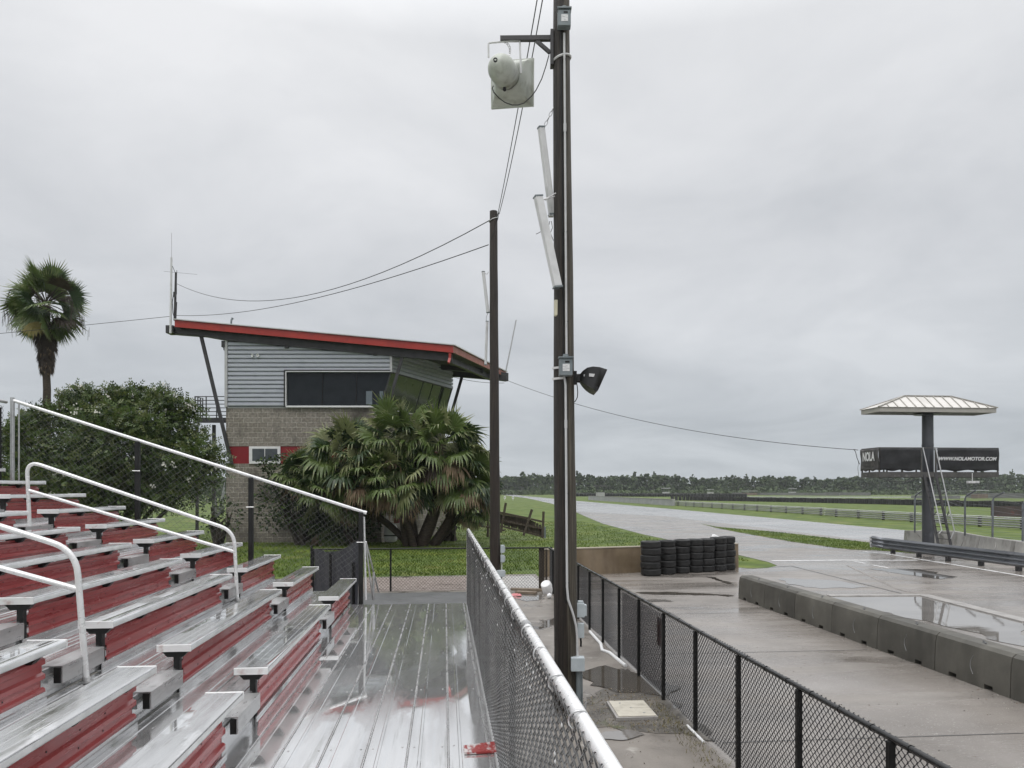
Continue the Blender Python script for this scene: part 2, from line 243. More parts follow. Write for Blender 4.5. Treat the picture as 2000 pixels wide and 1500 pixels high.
# ------------------------------------------------------------------ helpers: meshes
class MB:
    def __init__(s): s.v = []; s.f = []; s.m = []; s.n = 0; s.uv = None
    def add(s, V, Fs, mi=0):
        o = s.n; V = [tuple(p) for p in V]; s.v += V; s.n += len(V)
        for q in Fs: s.f.append(tuple(i+o for i in q)); s.m.append(mi)
        return s
    def box(s, a, b, mi=0):
        (x0, y0, z0), (x1, y1, z1) = a, b
        return s.hexa([(x0, y0, z0), (x1, y0, z0), (x1, y1, z0), (x0, y1, z0), (x0, y0, z1), (x1, y0, z1), (x1, y1, z1), (x0, y1, z1)], mi)
    def hexa(s, p, mi=0):
        return s.add(p, [(3, 2, 1, 0), (4, 5, 6, 7), (0, 1, 5, 4), (1, 2, 6, 5), (2, 3, 7, 6), (3, 0, 4, 7)], mi)
    def obox(s, c, ax, ay, az, mi=0):          # centre and three half-axis vectors
        c, ax, ay, az = map(Vector, (c, ax, ay, az))
        return s.hexa([c-ax-ay-az, c+ax-ay-az, c+ax+ay-az, c-ax+ay-az, c-ax-ay+az, c+ax-ay+az, c+ax+ay+az, c-ax+ay+az], mi)
    def bar(s, p, q, wd, ht, up=(0, 0, 1), mi=0):   # rectangular bar from p to q
        p, q = Vector(p), Vector(q); d = q-p; t = d.normalized(); r = t.cross(Vector(up))
        if r.length < 1e-4: r = t.cross(Vector((1, 0, 0)))
        r.normalize(); u = r.cross(t)
        return s.obox((p+q)/2, r*wd/2, d/2, u*ht/2, mi)
    def tube(s, pts, r, n=8, mi=0, cap=True):
        pts = [Vector(p) for p in pts]; rs = r if isinstance(r, (list, tuple)) else [r]*len(pts)
        V = []; k = len(pts); prev = None
        for i, p in enumerate(pts):
            t = (pts[min(i+1, k-1)]-pts[max(i-1, 0)]).normalized()
            if prev is None:
                a = Vector((0, 0, 1)) if abs(t.z) < .9 else Vector((1, 0, 0)); b = t.cross(a).normalized()
            else: b = (prev-t*prev.dot(t)).normalized()
            prev = b; c = t.cross(b)
            for j in range(n):
                th = 2*math.pi*j/n; V.append(p+(b*math.cos(th)+c*math.sin(th))*rs[i])
        Fs = [(i*n+j, i*n+(j+1) % n, (i+1)*n+(j+1) % n, (i+1)*n+j) for i in range(k-1) for j in range(n)]
        if cap: Fs += [tuple(range(n-1, -1, -1)), tuple((k-1)*n+j for j in range(n))]
        return s.add(V, Fs, mi)
    def lathe(s, prof, c, axis=(0, 0, 1), n=24, mi=0):   # prof: (radius, height) pairs
        t = Vector(axis).normalized(); a = Vector((0, 0, 1)) if abs(t.z) < .9 else Vector((1, 0, 0)); b = t.cross(a).normalized(); e = t.cross(b); c = Vector(c)
        V = [c+t*h+(b*math.cos(2*math.pi*j/n)+e*math.sin(2*math.pi*j/n))*r for r, h in prof for j in range(n)]
        k = len(prof); return s.add(V, [(i*n+j, i*n+(j+1) % n, (i+1)*n+(j+1) % n, (i+1)*n+j) for i in range(k-1) for j in range(n)], mi)
    def prism(s, poly, ext, mi=0):             # polygon of 3-D points pushed along ext
        ext = Vector(ext); P = [Vector(p) for p in poly]; n = len(P)
        return s.add(P+[p+ext for p in P], [tuple(range(n-1, -1, -1)), tuple(range(n, 2*n))]+[(i, (i+1) % n, n+(i+1) % n, n+i) for i in range(n)], mi)
    def strip(s, prof, p, q, mi=0):            # open profile (offset vectors) swept from p to q
        P = [Vector(x) for x in prof]; n = len(P)
        return s.add([Vector(p)+x for x in P]+[Vector(q)+x for x in P], [(i, i+1, n+i+1, n+i) for i in range(n-1)], mi)
    def build(s, name, mats, parent=None, smooth=35, bevel=0, base=None):
        if not isinstance(mats, (list, tuple)): mats = [mats]
        off = Vector(base) if base is not None else Vector((0, 0, 0))
        if parent is not None: off = root_of(parent)
        me = bpy.data.meshes.new(name)
        V = s.v if off.length == 0 else [(x-off.x, y-off.y, z-off.z) for x, y, z in s.v]
        me.from_pydata(V, [], s.f)
        for m in mats: me.materials.append(MT[m] if isinstance(m, str) else m)
        if len(mats) > 1: me.polygons.foreach_set('material_index', s.m)
        if s.uv:
            ul = me.uv_layers.new(name='UVMap')
            for lp in me.loops: ul.data[lp.index].uv = s.uv(Vector(s.v[lp.vertex_index]))
        if smooth:
            me.shade_smooth()
            if smooth < 180: me.set_sharp_from_angle(angle=R(smooth))
        me.update()
        o = bpy.data.objects.new(name, me); COL.objects.link(o)
        if parent is not None: o.parent = parent
        else: o.location = off
        if bevel:
            b = o.modifiers.new('bevel', 'BEVEL'); b.width = bevel; b.segments = 2; b.limit_method = 'ANGLE'
        return o
ROOTS = {}
def root_of(o):
    v = Vector((0, 0, 0))
    while o is not None: v += o.location; o = o.parent
    return v
def tag(o, label=None, cat=None, group=None, kind=None):
    if label: o['label'] = label
    if cat: o['category'] = cat
    if group: o['group'] = group
    if kind: o['kind'] = kind
    return o
def thing(name, label, cat, loc, group=None):
    o = bpy.data.objects.new(name, None); COL.objects.link(o); o.location = loc; o.empty_display_size = .2
    return tag(o, label, cat, group)
def copy_tree(o, parent=None):
    c = o.copy(); COL.objects.link(c)
    if parent is not None: c.parent = parent
    for ch in list(o.children): copy_tree(ch, c)
    return c
def sheet(name, pts, z, m, kind='structure'):
    b = MB(); b.add([(p[0], p[1], z) for p in pts], [tuple(range(len(pts)))]); o = b.build(name, m, smooth=0)
    if o.data.polygons[0].normal.z < 0: o.data.flip_normals()
    return tag(o, kind=kind)
def chain_link(b, fn, Ls, z0, z1, p=.035, hs=.035, r=.0017, bottom=None, top=None):
    """interlinked zigzag wires; fn(s, z, depth) places a point"""
    k = int(Ls/p)
    for i in range(k):
        sc = p*(i+.5); lo = z0 if bottom is None else bottom(sc); hi = z1 if top is None else top(sc)
        n = int((hi-lo)/hs)+1
        if n < 2: continue
        V = []; jit = random.uniform(-.0015, .0015)
        for j in range(n):
            sg = 1 if (i+j) % 2 else -1
            c = Vector(fn(sc+sg*p*.5+jit, lo+j*hs, sg*r*1.1)); dz = Vector(fn(sc+sg*p*.5, lo+j*hs, sg*r*1.1+r))-Vector(fn(sc+sg*p*.5, lo+j*hs, sg*r*1.1)); ds = Vector(fn(sc+.001, lo+j*hs, 0))-Vector(fn(sc, lo+j*hs, 0)); ds = ds.normalized()*r
            V += [c+dz, c-dz*.5+ds*.87, c-dz*.5-ds*.87]
        b.add(V, [(j*3+q, j*3+(q+1) % 3, j*3+3+(q+1) % 3, j*3+3+q) for j in range(n-1) for q in range(3)])
    return b
def wire(name, label, p, q, sag, r=.011, n=24, extra=None):
    p, q = Vector(p), Vector(q); b = MB()
    b.tube([p.lerp(q, t/n)-Vector((0, 0, 4*sag*(t/n)*(1-t/n))) for t in range(n+1)], r, 5)
    if extra: b.tube(extra, r, 5)
    return tag(b.build(name, 'cable', base=p), label, 'cable')
ORD = ['bottom', 'second', 'third', 'fourth', 'top']
NTH = ['first', 'second', 'third', 'fourth', 'fifth', 'sixth', 'seventh', 'eighth', 'ninth', 'tenth', 'eleventh', 'twelfth', 'thirteenth', 'fourteenth', 'fifteenth']

# ================================================================== GROUND
sheet('ground', [(-900, -60), (1100, -60), (1100, 1400), (-900, 1400)], 0, 'ground')
# main track
P = lambda *a: [G(x, y) for x, y in a]
trackL = [(16.5, -40), (16.5, 30), (16.2, 90), (21, 143), (27, 240), (32.5, 430)]
trackR = [(41, 470), (36, 330), (32.8, 185), (32, 100), (31.4, 70), (30.8, 52), (30.6, 30), (30.6, -40)]
sheet('track', trackL+trackR, .006, 'track')
sheet('pit_lane', [(2.0, -20), (2.0, 19.9)]+[tuple(G(x, y))[:2] for x, y in ((1062, 1121), (1250, 1116), (1442, 1109), (1470, 1111.5), (1500, 1110), (1518, 1105), (1500, 1098), (1450, 1086))]+[(12.15, 33.5), (12.0, 44), (12.6, 58), (14.5, 76), (16.2, 91)]+[(22.5, 74), (22.5, -20)], .010, 'pit')
isl = [(1368, 1023), (1400, 1029.5), (1512, 1039), (1700, 1060.5), (1830, 1075), (1800, 1082), (1712, 1075.5), (1662, 1074), (1550, 1059), (1437, 1039), (1400, 1031.5)]
sheet('grass_island', [tuple(G(x, y))[:2] for x, y in isl], .020, 'ground')
sheet('far_track', [(52, 330), (140, 250), (300, 262), (300, 285), (140, 275), (60, 350)], .008, 'track')
sheet('far_road', [(-60, 452), (45, 470), (200, 440), (330, 420), (330, 425), (200, 446), (45, 480), (-60, 462)], .008, 'lip')
# walkway between the two fences, ground below the bleachers
sheet('walkway', [(-9, -6), (2.75, -6), (2.75, 20.6), (-9, 20.6)], .014, 'walk')
sheet('concrete_strip', [(-9, 20.6), (2.9, 20.6), (2.9, 23.4), (-9, 22.6)], .015, 'walk')
GP_ = P((1138, 1372), (1190, 1346), (1290, 1352), (1345, 1400), (1396, 1452), (1330, 1436), (1240, 1432), (1150, 1420))
sheet('asphalt_strip', [(-9, 11.4), (.62, 11.4), (.62, 19.45), (-9, 19.45)], .0172, 'asphalt')
sheet('gravel_strip', [(-9, 19.75), (1.2, 19.75), (1.5, 22.9), (-9, 22.5)], .0172, 'gravel_path')
sheet('concrete_pad', [(1.2, 19.4), (2.75, 19.4), (2.75, 22.9), (1.5, 22.9)], .0172, 'pad')
def blob(name, pts, z, m):
    # irregular outline through points
    C = sum((Vector((p[0], p[1], 0)) for p in pts), Vector())/len(pts); o = []
    n = len(pts)
    for i in range(n):
        a, b = Vector((*pts[i][:2], 0)), Vector((*pts[(i+1) % n][:2], 0))
        for t in (0, .2, .4, .6, .8):
            p = a.lerp(b, t); w = (b-a).length*.09; o.append((p.x+random.uniform(-w, w), p.y+random.uniform(-w, w)))
    return sheet(name, o, z, m)
blob('puddle', P((1615, 1165), (1700, 1164.5), (1800, 1166), (1900, 1188), (2010, 1218), (2010, 1268), (1900, 1238), (1760, 1205), (1690, 1188)), .017, 'water')
blob('puddle', P((1700, 1112), (1800, 1112), (1868, 1128), (1840, 1132), (1770, 1122)), .0165, 'water_dark')
blob('puddle', P((1130, 1318), (1180, 1300), (1250, 1322), (1330, 1345), (1300, 1362), (1210, 1355), (1160, 1342)), .023, 'water_dark')
blob('puddle', P((1000, 1165), (1062, 1164), (1060, 1172), (1030, 1176), (1005, 1171)), .023, 'water')
blob('puddle', P((1236, 1158), (1300, 1157), (1360, 1160), (1432, 1164), (1436, 1166), (1340, 1163), (1260, 1161)), .0165, 'water_dark')
blob('puddle', P((1380, 1127), (1396, 1128), (1410, 1134), (1428, 1138), (1430, 1142), (1412, 1139), (1396, 1133)), .0165, 'water_dark')
blob('puddle', P((1160, 1438), (1230, 1428), (1260, 1438), (1230, 1448), (1170, 1448)), .024, 'water')
blob('puddle', P((1520, 1130), (1640, 1136), (1700, 1148), (1600, 1150), (1540, 1142)), .0165, 'water')
blob('puddle', P((1250, 1172), (1300, 1172), (1316, 1176), (1270, 1177)), .0165, 'water')
for yy in (13.05, 12.2, 11.5, 10.9, 10.35):
    blob('walkway_band', [(.5, yy), (1.5+.2*random.random(), yy+.03), (1.62+.2*random.random(), yy+.24), (.5, yy+.22)], .0178, 'lip')
blob('grit_patch', GP_, .019, 'dirt')
# kerb lip around the sunken slab, joints and painted lines
def line(name, pts, wd, z, m):
    b = MB()
    for p, q in zip(pts, pts[1:]):
        p, q = Vector((p[0], p[1], 0)), Vector((q[0], q[1], 0)); r = (q-p).normalized().cross(Vector((0, 0, 1)))*wd/2
        b.add([(*(p-r)[:2], z), (*(p+r)[:2], z), (*(q+r)[:2], z), (*(q-r)[:2], z)], [(0, 1, 2, 3)])
    o = b.build(name, m, smooth=0)
    return tag(o, kind='structure')
a = [G(1618, 1165), G(1804, 1164)]; b_ = [G(1804, 1164), G(2010, 1217)]
bb = MB(); bb.bar((*a[0][:2], .02), (*a[1][:2], .02), .22, .04); bb.bar((*b_[0][:2], .022), (*b_[1][:2], .022), .3, .044); tag(bb.build('kerb', 'lip', smooth=0, bevel=.01), kind='structure')
line('pavement_joint', [G(1655, 1105), G(1754, 1152), G(1804, 1163)], .08, .0145, 'joint_pale')
line('pavement_joint', [G(1448, 1112), G(1545, 1106), G(1760, 1160)], .05, .0145, 'crack')
line('painted_line', [G(1508, 1095.8), G(1640, 1094.8), G(1792, 1094.8)], .24, .0148, 'paint')
line('painted_line', [G(1686, 1077.5), G(1730, 1082), G(1800, 1093.5), G(1912, 1111.5), G(2040, 1133)], .16, .0152, 'paint')
line('painted_line', [G(1668, 1097), G(1690, 1101)], .1, .0148, 'paint'); line('painted_line', [G(1704, 1104), G(1736, 1110)], .1, .0148, 'paint')
for yy in (3.5, 7.6, 11.8, 15.6):
    line('pavement_joint', [(2.95, yy), (7.1, yy)], .015, .0142, 'crack')
for yy in (6.1, 9.7, 12.4, 13.4, 14.4, 15.4):
    line('pavement_joint', [(.4, yy), (1.75, yy)], .02, .0185, 'crack')
# grass on the lawns near the lane
def grass(area, n, hgt, name):
    V = []; Fs = []
    (x0, x1, y0, y1, ok) = area; c = 0; k = 0
    while k < n:
        y = y0+(y1-y0)*random.random()**1.8; x = random.uniform(x0, x1)
        if not ok(x, y): continue
        k += 1
        h = hgt*random.uniform(.5, 1.3); an = random.uniform(0, math.pi); wx, wy = math.cos(an)*.018, math.sin(an)*.018
        lx, ly = random.uniform(-.5, .5)*h, random.uniform(-.5, .5)*h
        V += [(x-wx, y-wy, 0), (x+wx, y+wy, 0), (x+lx, y+ly, h)]; Fs.append((c, c+1, c+2)); c += 3
    b = MB(); b.add(V, Fs); return tag(b.build(name, 'blade', smooth=0), kind='stuff')
def lawn(x, y):
    if y < 23.4 and x < 2.9: return False
    if x > 2.2 and y < 24.4+(x-2)*.28: return False
    if x > 11.6: return False
    return True
grass((-17, 11.9, 22.7, 62, lawn), 42000, .075, 'grass')
ip = [G(x, y) for x, y in isl]
def inpoly(x, y, P_):
    r = False; j = len(P_)-1
    for i in range(len(P_)):
        if (P_[i][1] > y) != (P_[j][1] > y) and x < (P_[j][0]-P_[i][0])*(y-P_[i][1])/(P_[j][1]-P_[i][1])+P_[i][0]: r = not r
        j = i
    return r
grass((17.5, 24, 26, 60, lambda x, y: inpoly(x, y, ip)), 9000, .07, 'grass')

# ================================================================== BLEACHER
DZ = .95                                    # deck height
YE = 11.42; AISLE_A = (8.85, 9.50); AISLE_B = (5.08, 5.74)
SEGS = [(AISLE_A[1], YE), (AISLE_B[1], AISLE_A[0]), (-1.2, AISLE_B[0])]
def Xf(k): return -1.338-.562*(k-1)
def Zs(k): return DZ+.40+.185*(k-1)
def Zf(k): return DZ if k == 1 else DZ+.215+.185*(k-2)
def Xp(k): return Xf(k)-.118
bl = thing('bleacher', 'aluminium bleacher with red corrugated risers, wet bench seats and a front walkway', 'bleacher', (-1.5, 5, 0))
# deck planks
edges = [.335, .293, .026, -.244, -.520, -.800, -1.08, -1.30, -1.50]
for i, (x1, x0) in enumerate(zip(edges, edges[1:])):
    b = MB(); g = .004
    prof = [(x0+g, -.05), (x0+g, -.006), (x0+g+.006, 0)]
    wdt = x1-x0
    if wdt > .2:
        for f in (.30,):
            xx = x0+wdt*f; prof += [(xx-.012, 0), (xx-.008, .0022), (xx+.008, .0022), (xx+.012, 0)]
    prof += [(x1-g-.006, 0), (x1-g, -.006), (x1-g, -.05)]
    for ya, yb in ((-2.2, 3.3), (3.304, 7.9), (7.904, YE)):
        b.strip([(px_, 0, DZ+pz_) for px_, pz_ in prof], (0, ya, 0), (0, yb, 0))
    b.build('deck_plank', 'deck', bl, smooth=20)
# light strips in the plank seams (upturned lips of the planks)
b = MB()
for x in edges[1:-1]: b.box((x-.0035, -2.2, DZ-.03), (x+.0035, YE-.001, DZ+.0015))
b.build('deck_seam', 'deck_groove', bl, smooth=0)
b = MB()
for y in (2.05, 3.75, 5.05, 6.5, 7.95, 9.4, 10.8):
    for x0, x1 in zip(edges[2:], edges[1:-2]):
        for xx in (x0+.04, x1-.04): b.lathe([(.007, 0), (.006, .003), (0, .0042)], (xx, y+random.uniform(-.01, .01), DZ+.0005), n=8)
b.build('deck_bolt', 'galv', bl)
b = MB(); b.box((-1.5, YE+.002, DZ-.16), (.335, YE+.03, DZ-.004)); b.box((-1.5, -2.2, DZ-.2), (-1.44, YE-.01, DZ-.06)); b.box((.29, -2.2, DZ-.2), (.33, YE-.01, DZ-.055))
for y in np.arange(-1, YE, 1.42): b.box((-1.42, y, DZ-.16), (.28, y+.05, DZ-.058))
b.build('deck_frame', 'alum_dull', bl, smooth=0)
for y in np.arange(.4, YE, 2.7):
    b = MB(); b.box((.22, y, 0), (.28, y+.06, DZ-.16)); b.build('leg', 'galv', bl, smooth=0)
NROW = 10
# rows
def seat_mb(k, ya, yb):
    b = MB(); x1 = Xf(k); x0 = x1-.245; z = Zs(k); t = .046
    prof = [(x1-.004, z-t), (x1, z-t+.004), (x1, z-.010), (x1-.004, z-.003), (x1-.012, z)]
    for q in (.06, .12, .18): prof += [(x1-q+.004, z), (x1-q+.002, z-.0018), (x1-q-.002, z-.0018), (x1-q-.004, z)]
    prof += [(x0+.012, z), (x0, z-.008), (x0, z-t)]
    b.strip([(px_, 0, pz_) for px_, pz_ in prof], (0, ya, 0), (0, yb, 0), 0)
    b.add([(x0, ya, z-t), (x1, ya, z-t), (x1, yb, z-t), (x0, yb, z-t)], [(0, 1, 2, 3)], 1)
    nf = 4
    for j in range(2): b.m[j] = 1
    return b
def vis(x, y, marg=60):
    d = x*SA+y*CA
    if d < .8: return False
    px = 1000+F*(x*CA-y*SA)/d
    return px > -marg
nb = 0; BOLTS = MB()
for k in range(1, NROW+1):
    for si, (ya, yb) in enumerate(SEGS):
        if not vis(Xf(k), yb, 200): continue
        lo = ya+.012; hi = yb-.012
        st = seat_mb(k, lo, hi).build('seat', ['seat', 'seat_edge'], bl, smooth=30)
        x1 = Xf(k); x0 = x1-.245; z = Zs(k)
        for yy, sgn in ((lo, -1), (hi, 1)):
            b = MB(); b.box((x0-.003, min(yy, yy+sgn*.012), z-.05), (x1+.003, max(yy, yy+sgn*.012), z+.003)); b.build('end_cap', 'cap', st, smooth=0, bevel=.003)
        # black brackets under the seat, each with its post down to the floor
        ys = [lo+.07]
        while ys[-1]+.66 < hi-.05: ys.append(ys[-1]+.66)
        for j, y in enumerate(ys):
            if not vis(x1, y, 40): continue
            xm = (x0+x1)/2; b = MB(); t = .055
            b.prism([(x0+.01, y-t/2, z-.052), (x1-.03, y-t/2, z-.052), (x1-.075, y-t/2, z-.10), (x0+.055, y-t/2, z-.10)], (0, t, 0))
            if j == 0: b.box((xm-.022+.0, y-t/2+.002, Zf(k)), (xm+.022, y+t/2-.002, z-.098))
            b.build('bracket', 'black', bl, smooth=0); nb += 1
    # riser panel: corrugated, one per seat segment
    for (ya, yb) in SEGS:
        if not vis(Xp(k), yb, 200): continue
        b = MB(); xp = Xp(k); z0 = Zf(k)+.004; hgt = Zs(k)-.075-z0
        pr = []
        for f, o in ((0, 0), (.10, 0), (.14, .022), (.24, .022), (.28, 0), (.42, 0), (.46, .022), (.56, .022), (.60, 0), (.74, 0), (.78, .022), (.90, .022), (.94, 0), (1, 0)):
            pr.append((xp+o, z0+hgt*f))
        y0, y1 = ya+.13, yb-(.005 if yb == YE else .08)
        P1 = [(x, y0, z) for x, z in pr]; back = [(x-.004, y0, z) for x, z in reversed(pr)]
        b.prism(P1+back, (0, y1-y0, 0))
        b.build('riser_panel', 'riser', bl, smooth=20)
        for q in range(int((y1-y0)/.31)):
            for f in (.35, .68):
                if random.random() < .82: BOLTS.lathe([(.006, 0), (.005, .003), (0, .004)], (xp+.0005, y0+.08+q*.31+random.uniform(-.02, .02), z0+hgt*f), (1, 0, 0), 6)
        b = MB()       # toe strip
        yy = y0-.1
        while yy < y1:
            ye = min(yy+2.35, y1); b.box((xp+.024, yy, Zf(k)+.001), (xp+.032, ye-.003, Zf(k)+(.058 if k > 1 else .022))); yy += 2.35
        b.build('toe_strip', 'alum', bl, smooth=0)
    # floor boards behind this seat (floor of the row above)
    if k < NROW+1:
        b = MB(); zf = Zf(k+1); xa = Xp(k)-.006; xb = Xp(k+1)+(.02 if k < NROW else -.1)
        for x0_, x1_ in ((xb, (xa+xb)/2-.004), ((xa+xb)/2+.004, xa)):
            prof = [(x1_, zf-.045), (x1_, zf-.004), (x1_-.004, zf), (x1_-.05, zf), (x1_-.055, zf+.005), (x1_-.065, zf+.005), (x1_-.07, zf), (x0_+.07, zf), (x0_+.065, zf+.005), (x0_+.055, zf+.005), (x0_+.05, zf), (x0_+.004, zf), (x0_, zf-.004), (x0_, zf-.045)]
            b.strip([(x, 0, z) for x, z in prof], (0, -1.2, 0), (0, YE-.004, 0))
        b.build('floor_board', 'alum', bl, smooth=20)
        # aisle steps
        for (ya, yb) in (AISLE_A, AISLE_B):
            if not vis(Xp(k), yb, 100): continue
            b = MB(); xs = Xf(k)-.045; zt = zf+.006
            b.box((xs-.006, ya+.03, zt-.115), (xs, yb-.03, zt)); b.box((xs-.15, ya+.03, zt-.006), (xs-.0065, yb-.03, zt)); 
            b.build('aisle_step', 'step_alum', bl, smooth=0)
            for y_ in (ya+.018, yb-.029): b = MB(); b.box((xs-.05, y_, zt-.112), (xs-.008, y_+.011, zt-.01)); b.build('step_bracket', 'black', bl, smooth=0)
            b = MB(); b.box((xs-.075, ya-.10, Zf(k)+.001), (xs-.069, yb+.16, zf-.047)); b.build('aisle_riser', 'alum', bl, smooth=0)
BOLTS.build('riser_screws', 'black', bl, smooth=40)['kind'] = 'stuff'
# end closure behind the ends of the rows
b = MB()
for k in range(1, NROW+1): b.box((Xp(k)-.05, YE-.06, 0), (Xp(k), YE-.008, Zf(k+1)-.05))
b.build('end_frame', 'black', bl, smooth=0)
def arc(p, c, q, n=7):
    p, c, q = Vector(p), Vector(c), Vector(q); return [p*(1-t)**2+c*2*t*(1-t)+q*t*t for t in [i/n for i in range(n+1)]]
def handrail(y, lo, hi, clip=None):
    """lo, hi: (base x, base z, corner x, corner z) ; aisle rail with a mid rail"""
    b = MB(); r = .0215
    P0 = Vector((lo[0], y, lo[1])); C0 = Vector((lo[2], y, lo[3])); C1 = Vector((hi[2], y, hi[3])); P1 = Vector((hi[0], y, hi[1]))
    def cut(c, p, q, l=.17): return arc(c+(p-c).normalized()*l, c, c+(q-c).normalized()*l)
    pts = [P0]+cut(C0, P0, C1)+cut(C1, C0, P1)+[P1]
    b.tube(pts, r, 12)
    b.build('handrail', 'rail', bl, smooth=60)
    b = MB(); m0 = P0.lerp(C0, .70); m1 = P1.lerp(C1, .62); b.tube([m0, m1], r*.95, 12); b.build('mid_rail', 'rail', bl, smooth=60)
    for p in (P0, P1):
        b = MB(); b.box((p.x-.04, y-.04, p.z-.004), (p.x+.04, y+.04, p.z+.006)); b.tube([p, p+Vector((0, 0, .03))], .027, 10); b.build('rail_foot', 'galv', bl, smooth=40)
z3 = Zf(3)
handrail(9.17, (-2.49, z3+.012, -2.53, 2.205), (-4.86, Zf(7)+.03, -4.90, 3.05))
handrail(5.40, (-2.49, z3+.012, -2.56, 2.28), (-4.86, Zf(7)+.03, -4.90, 3.07))

# ------------------------------------------------------------------ side guard fence at the far end of the rows
sf = thing('guard_fence', 'chain link guard fence with sloping white top rail at the bleacher end', 'fence', (-3.8, YE+.06, 0))
YF = YE+.055
railA = Vector((-1.20, YF, DZ+1.40)); railB = Vector((-6.33, YF, DZ+3.07))
def ztop(x): return railA.z+(railB.z-railA.z)*(x-railA.x)/(railB.x-railA.x)
b = MB(); b.tube([railA, railB], .024, 12); b.lathe([(.0, -.015), (.029, -.01), (.029, .03)], railA, (railB-railA), 12); b.build('top_rail', 'rail', sf, smooth=60)
for x in (-1.275, -2.915, -4.56):
    b = MB(); b.box((x-.034, YF-.04, DZ-.1 if x > -2 else DZ+.1), (x+.034, YF+.028, ztop(x)-.022)); b.build('post', 'black', sf, smooth=0, bevel=.005)
    b = MB(); b.tube([(x-.06, YF-.045, DZ+.95-.33*(x+1.27)), (x+.05, YF-.045, DZ+.95-.33*(x+1.27))], .006, 6); b.build('tie_wire', 'galv', sf)
b = MB(); b.tube([(-6.33, YF, DZ+1.6), (-6.33, YF, DZ+3.11)], .03, 10); b.build('end_post', 'galv', sf, smooth=60)
b = MB(); b.tube([(-6.24, YF, DZ+1.8), (-6.24, YF, DZ+3.02)], .012, 8); b.build('tension_bar', 'galv', sf, smooth=60)
b = MB()
def sfn(s, z, dp): x = -1.33-s; return (x, YF+.03+dp, z+ztop(x))
chain_link(b, sfn, 4.9, 0, 0, p=.047, hs=.047, r=.0023, bottom=lambda s: -1.30 if s > .1 else -1.1, top=lambda s: -.02)
b.build('chain_link', 'wire_side', sf, smooth=60)
# braced pipes of the end frame beside the corner post
b = MB()
b.tube([(-1.235, YF+.03, DZ+1.34), (-1.205, YF+.04, DZ+.06)], .018, 10)
b.build('brace_pipe', 'rail', sf, smooth=60)
b = MB(); b.tube([(-1.21, YF+.05, DZ+.92), (-1.12, YF+.3, DZ+.02)], .014, 8); b.tube([(-1.21, YF+.1, DZ+.95), (-1.06, YF+.6, DZ+.1)], .014, 8); b.tube([(-1.12, YF+.3, DZ+.02), (-1.11, YF+.3, DZ+.45)], .02, 8)
b.build('strut', 'galv', sf, smooth=60)
# rear guard fence along the top row
rf = thing('rear_guard_fence', 'dark meshed rear guard fence above the top bleacher row at the left edge', 'fence', (-6.4, 10, 0))
b = MB(); b.tube([(-6.40, YF-.03, DZ+3.04), (-6.40, 7.5, DZ+3.04)], .024, 10); b.build('top_rail', 'galv', rf, smooth=60)
b = MB(); chain_link(b, lambda s, z, dp: (-6.42+dp, YF-.06-s, z), 2.2, DZ+2.0, DZ+3.0, r=.0035); b.build('chain_link', 'wire_black', rf, smooth=60)
b = MB(); b.tube([(-6.44, YF-.13, DZ+1.6), (-6.44, YF-.13, DZ+2.95)], .03, 10); b.build('post', 'black', rf, smooth=60)

# ------------------------------------------------------------------ front guard fence (right edge of the deck)
XF = .365; ZR = 2.092
ff = thing('deck_fence', 'grey chain link fence with a worn white top rail along the deck edge', 'fence', (XF, 5, 0))
b = MB(); b.tube([(XF, 11.3, ZR), (XF, 6.2, ZR), (XF, .3, ZR)], .0205, 14); b.build('top_rail', 'rail_white', ff, smooth=60)
b = MB(); b.tube([(XF, 6.4, ZR), (XF, 6.25, ZR)], .024, 14); b.tube([(XF, 3.30, ZR), (XF, 3.22, ZR)], .024, 14); b.build('rail_sleeve', 'galv', ff, smooth=60)
for y in (11.3, 8.9, 6.5, 4.1):
    b = MB(); b.tube([(XF+.012, y, DZ-.3), (XF+.012, y, ZR-.02)], .019, 10); b.build('post', 'galv' if y > 11 else 'black', ff, smooth=60)
b = MB(); b.tube([(XF-.022, 11.26, DZ+.03), (XF-.022, 11.26, ZR-.03)], .008, 8); b.build('tension_bar', 'galv', ff, smooth=60)
b = MB()
def wob(s): return .010*math.sin(s*2.3)+.006*math.sin(s*5.1+1)
chain_link(b, lambda s, z, dp: (XF-.026+dp+wob(s)*(1-abs((z-DZ)/1.1*2-1)), 11.27-s, z), 10.6, DZ+.03, ZR+.035, p=.036, hs=.034, r=.0031)
b.build('chain_link', 'wire_grey', ff, smooth=60)
b = MB(); b.box((XF-.035, .4, DZ+.002), (XF+.03, 11.3, DZ+.012)); b.box((XF-.04, .4, DZ-.12), (XF-.0355, 11.3, DZ-.001)); b.build('kick_plate', 'alum_dull', ff, smooth=0)
b = MB()
for j in range(34):
    y = 2.+random.random()**1.6*8.5; z = ZR-.03-abs(random.gauss(0, .10)); b.lathe([(0, .007), (.0022, .002), (.0034, -.003), (.002, -.007), (0, -.008)], (XF-.034, y, z), n=6)
b.build('rain_drops', 'white_plastic', ff, smooth=180)['kind'] = 'stuff'
for j in range(22):
    y = 1.5+j*.42+random.uniform(-.05, .05); b = MB(); tl = random.uniform(-.25, .25)
    ring = [(XF-.004+.0265*math.cos(t)-.006, y+tl*.05*math.sin(t), ZR-.003+.027*math.sin(t)) for t in [2*math.pi*i/14 for i in range(15)]]
    b.tube(ring, .0035, 6); b.build('tie_wire', 'galv', ff, smooth=60)

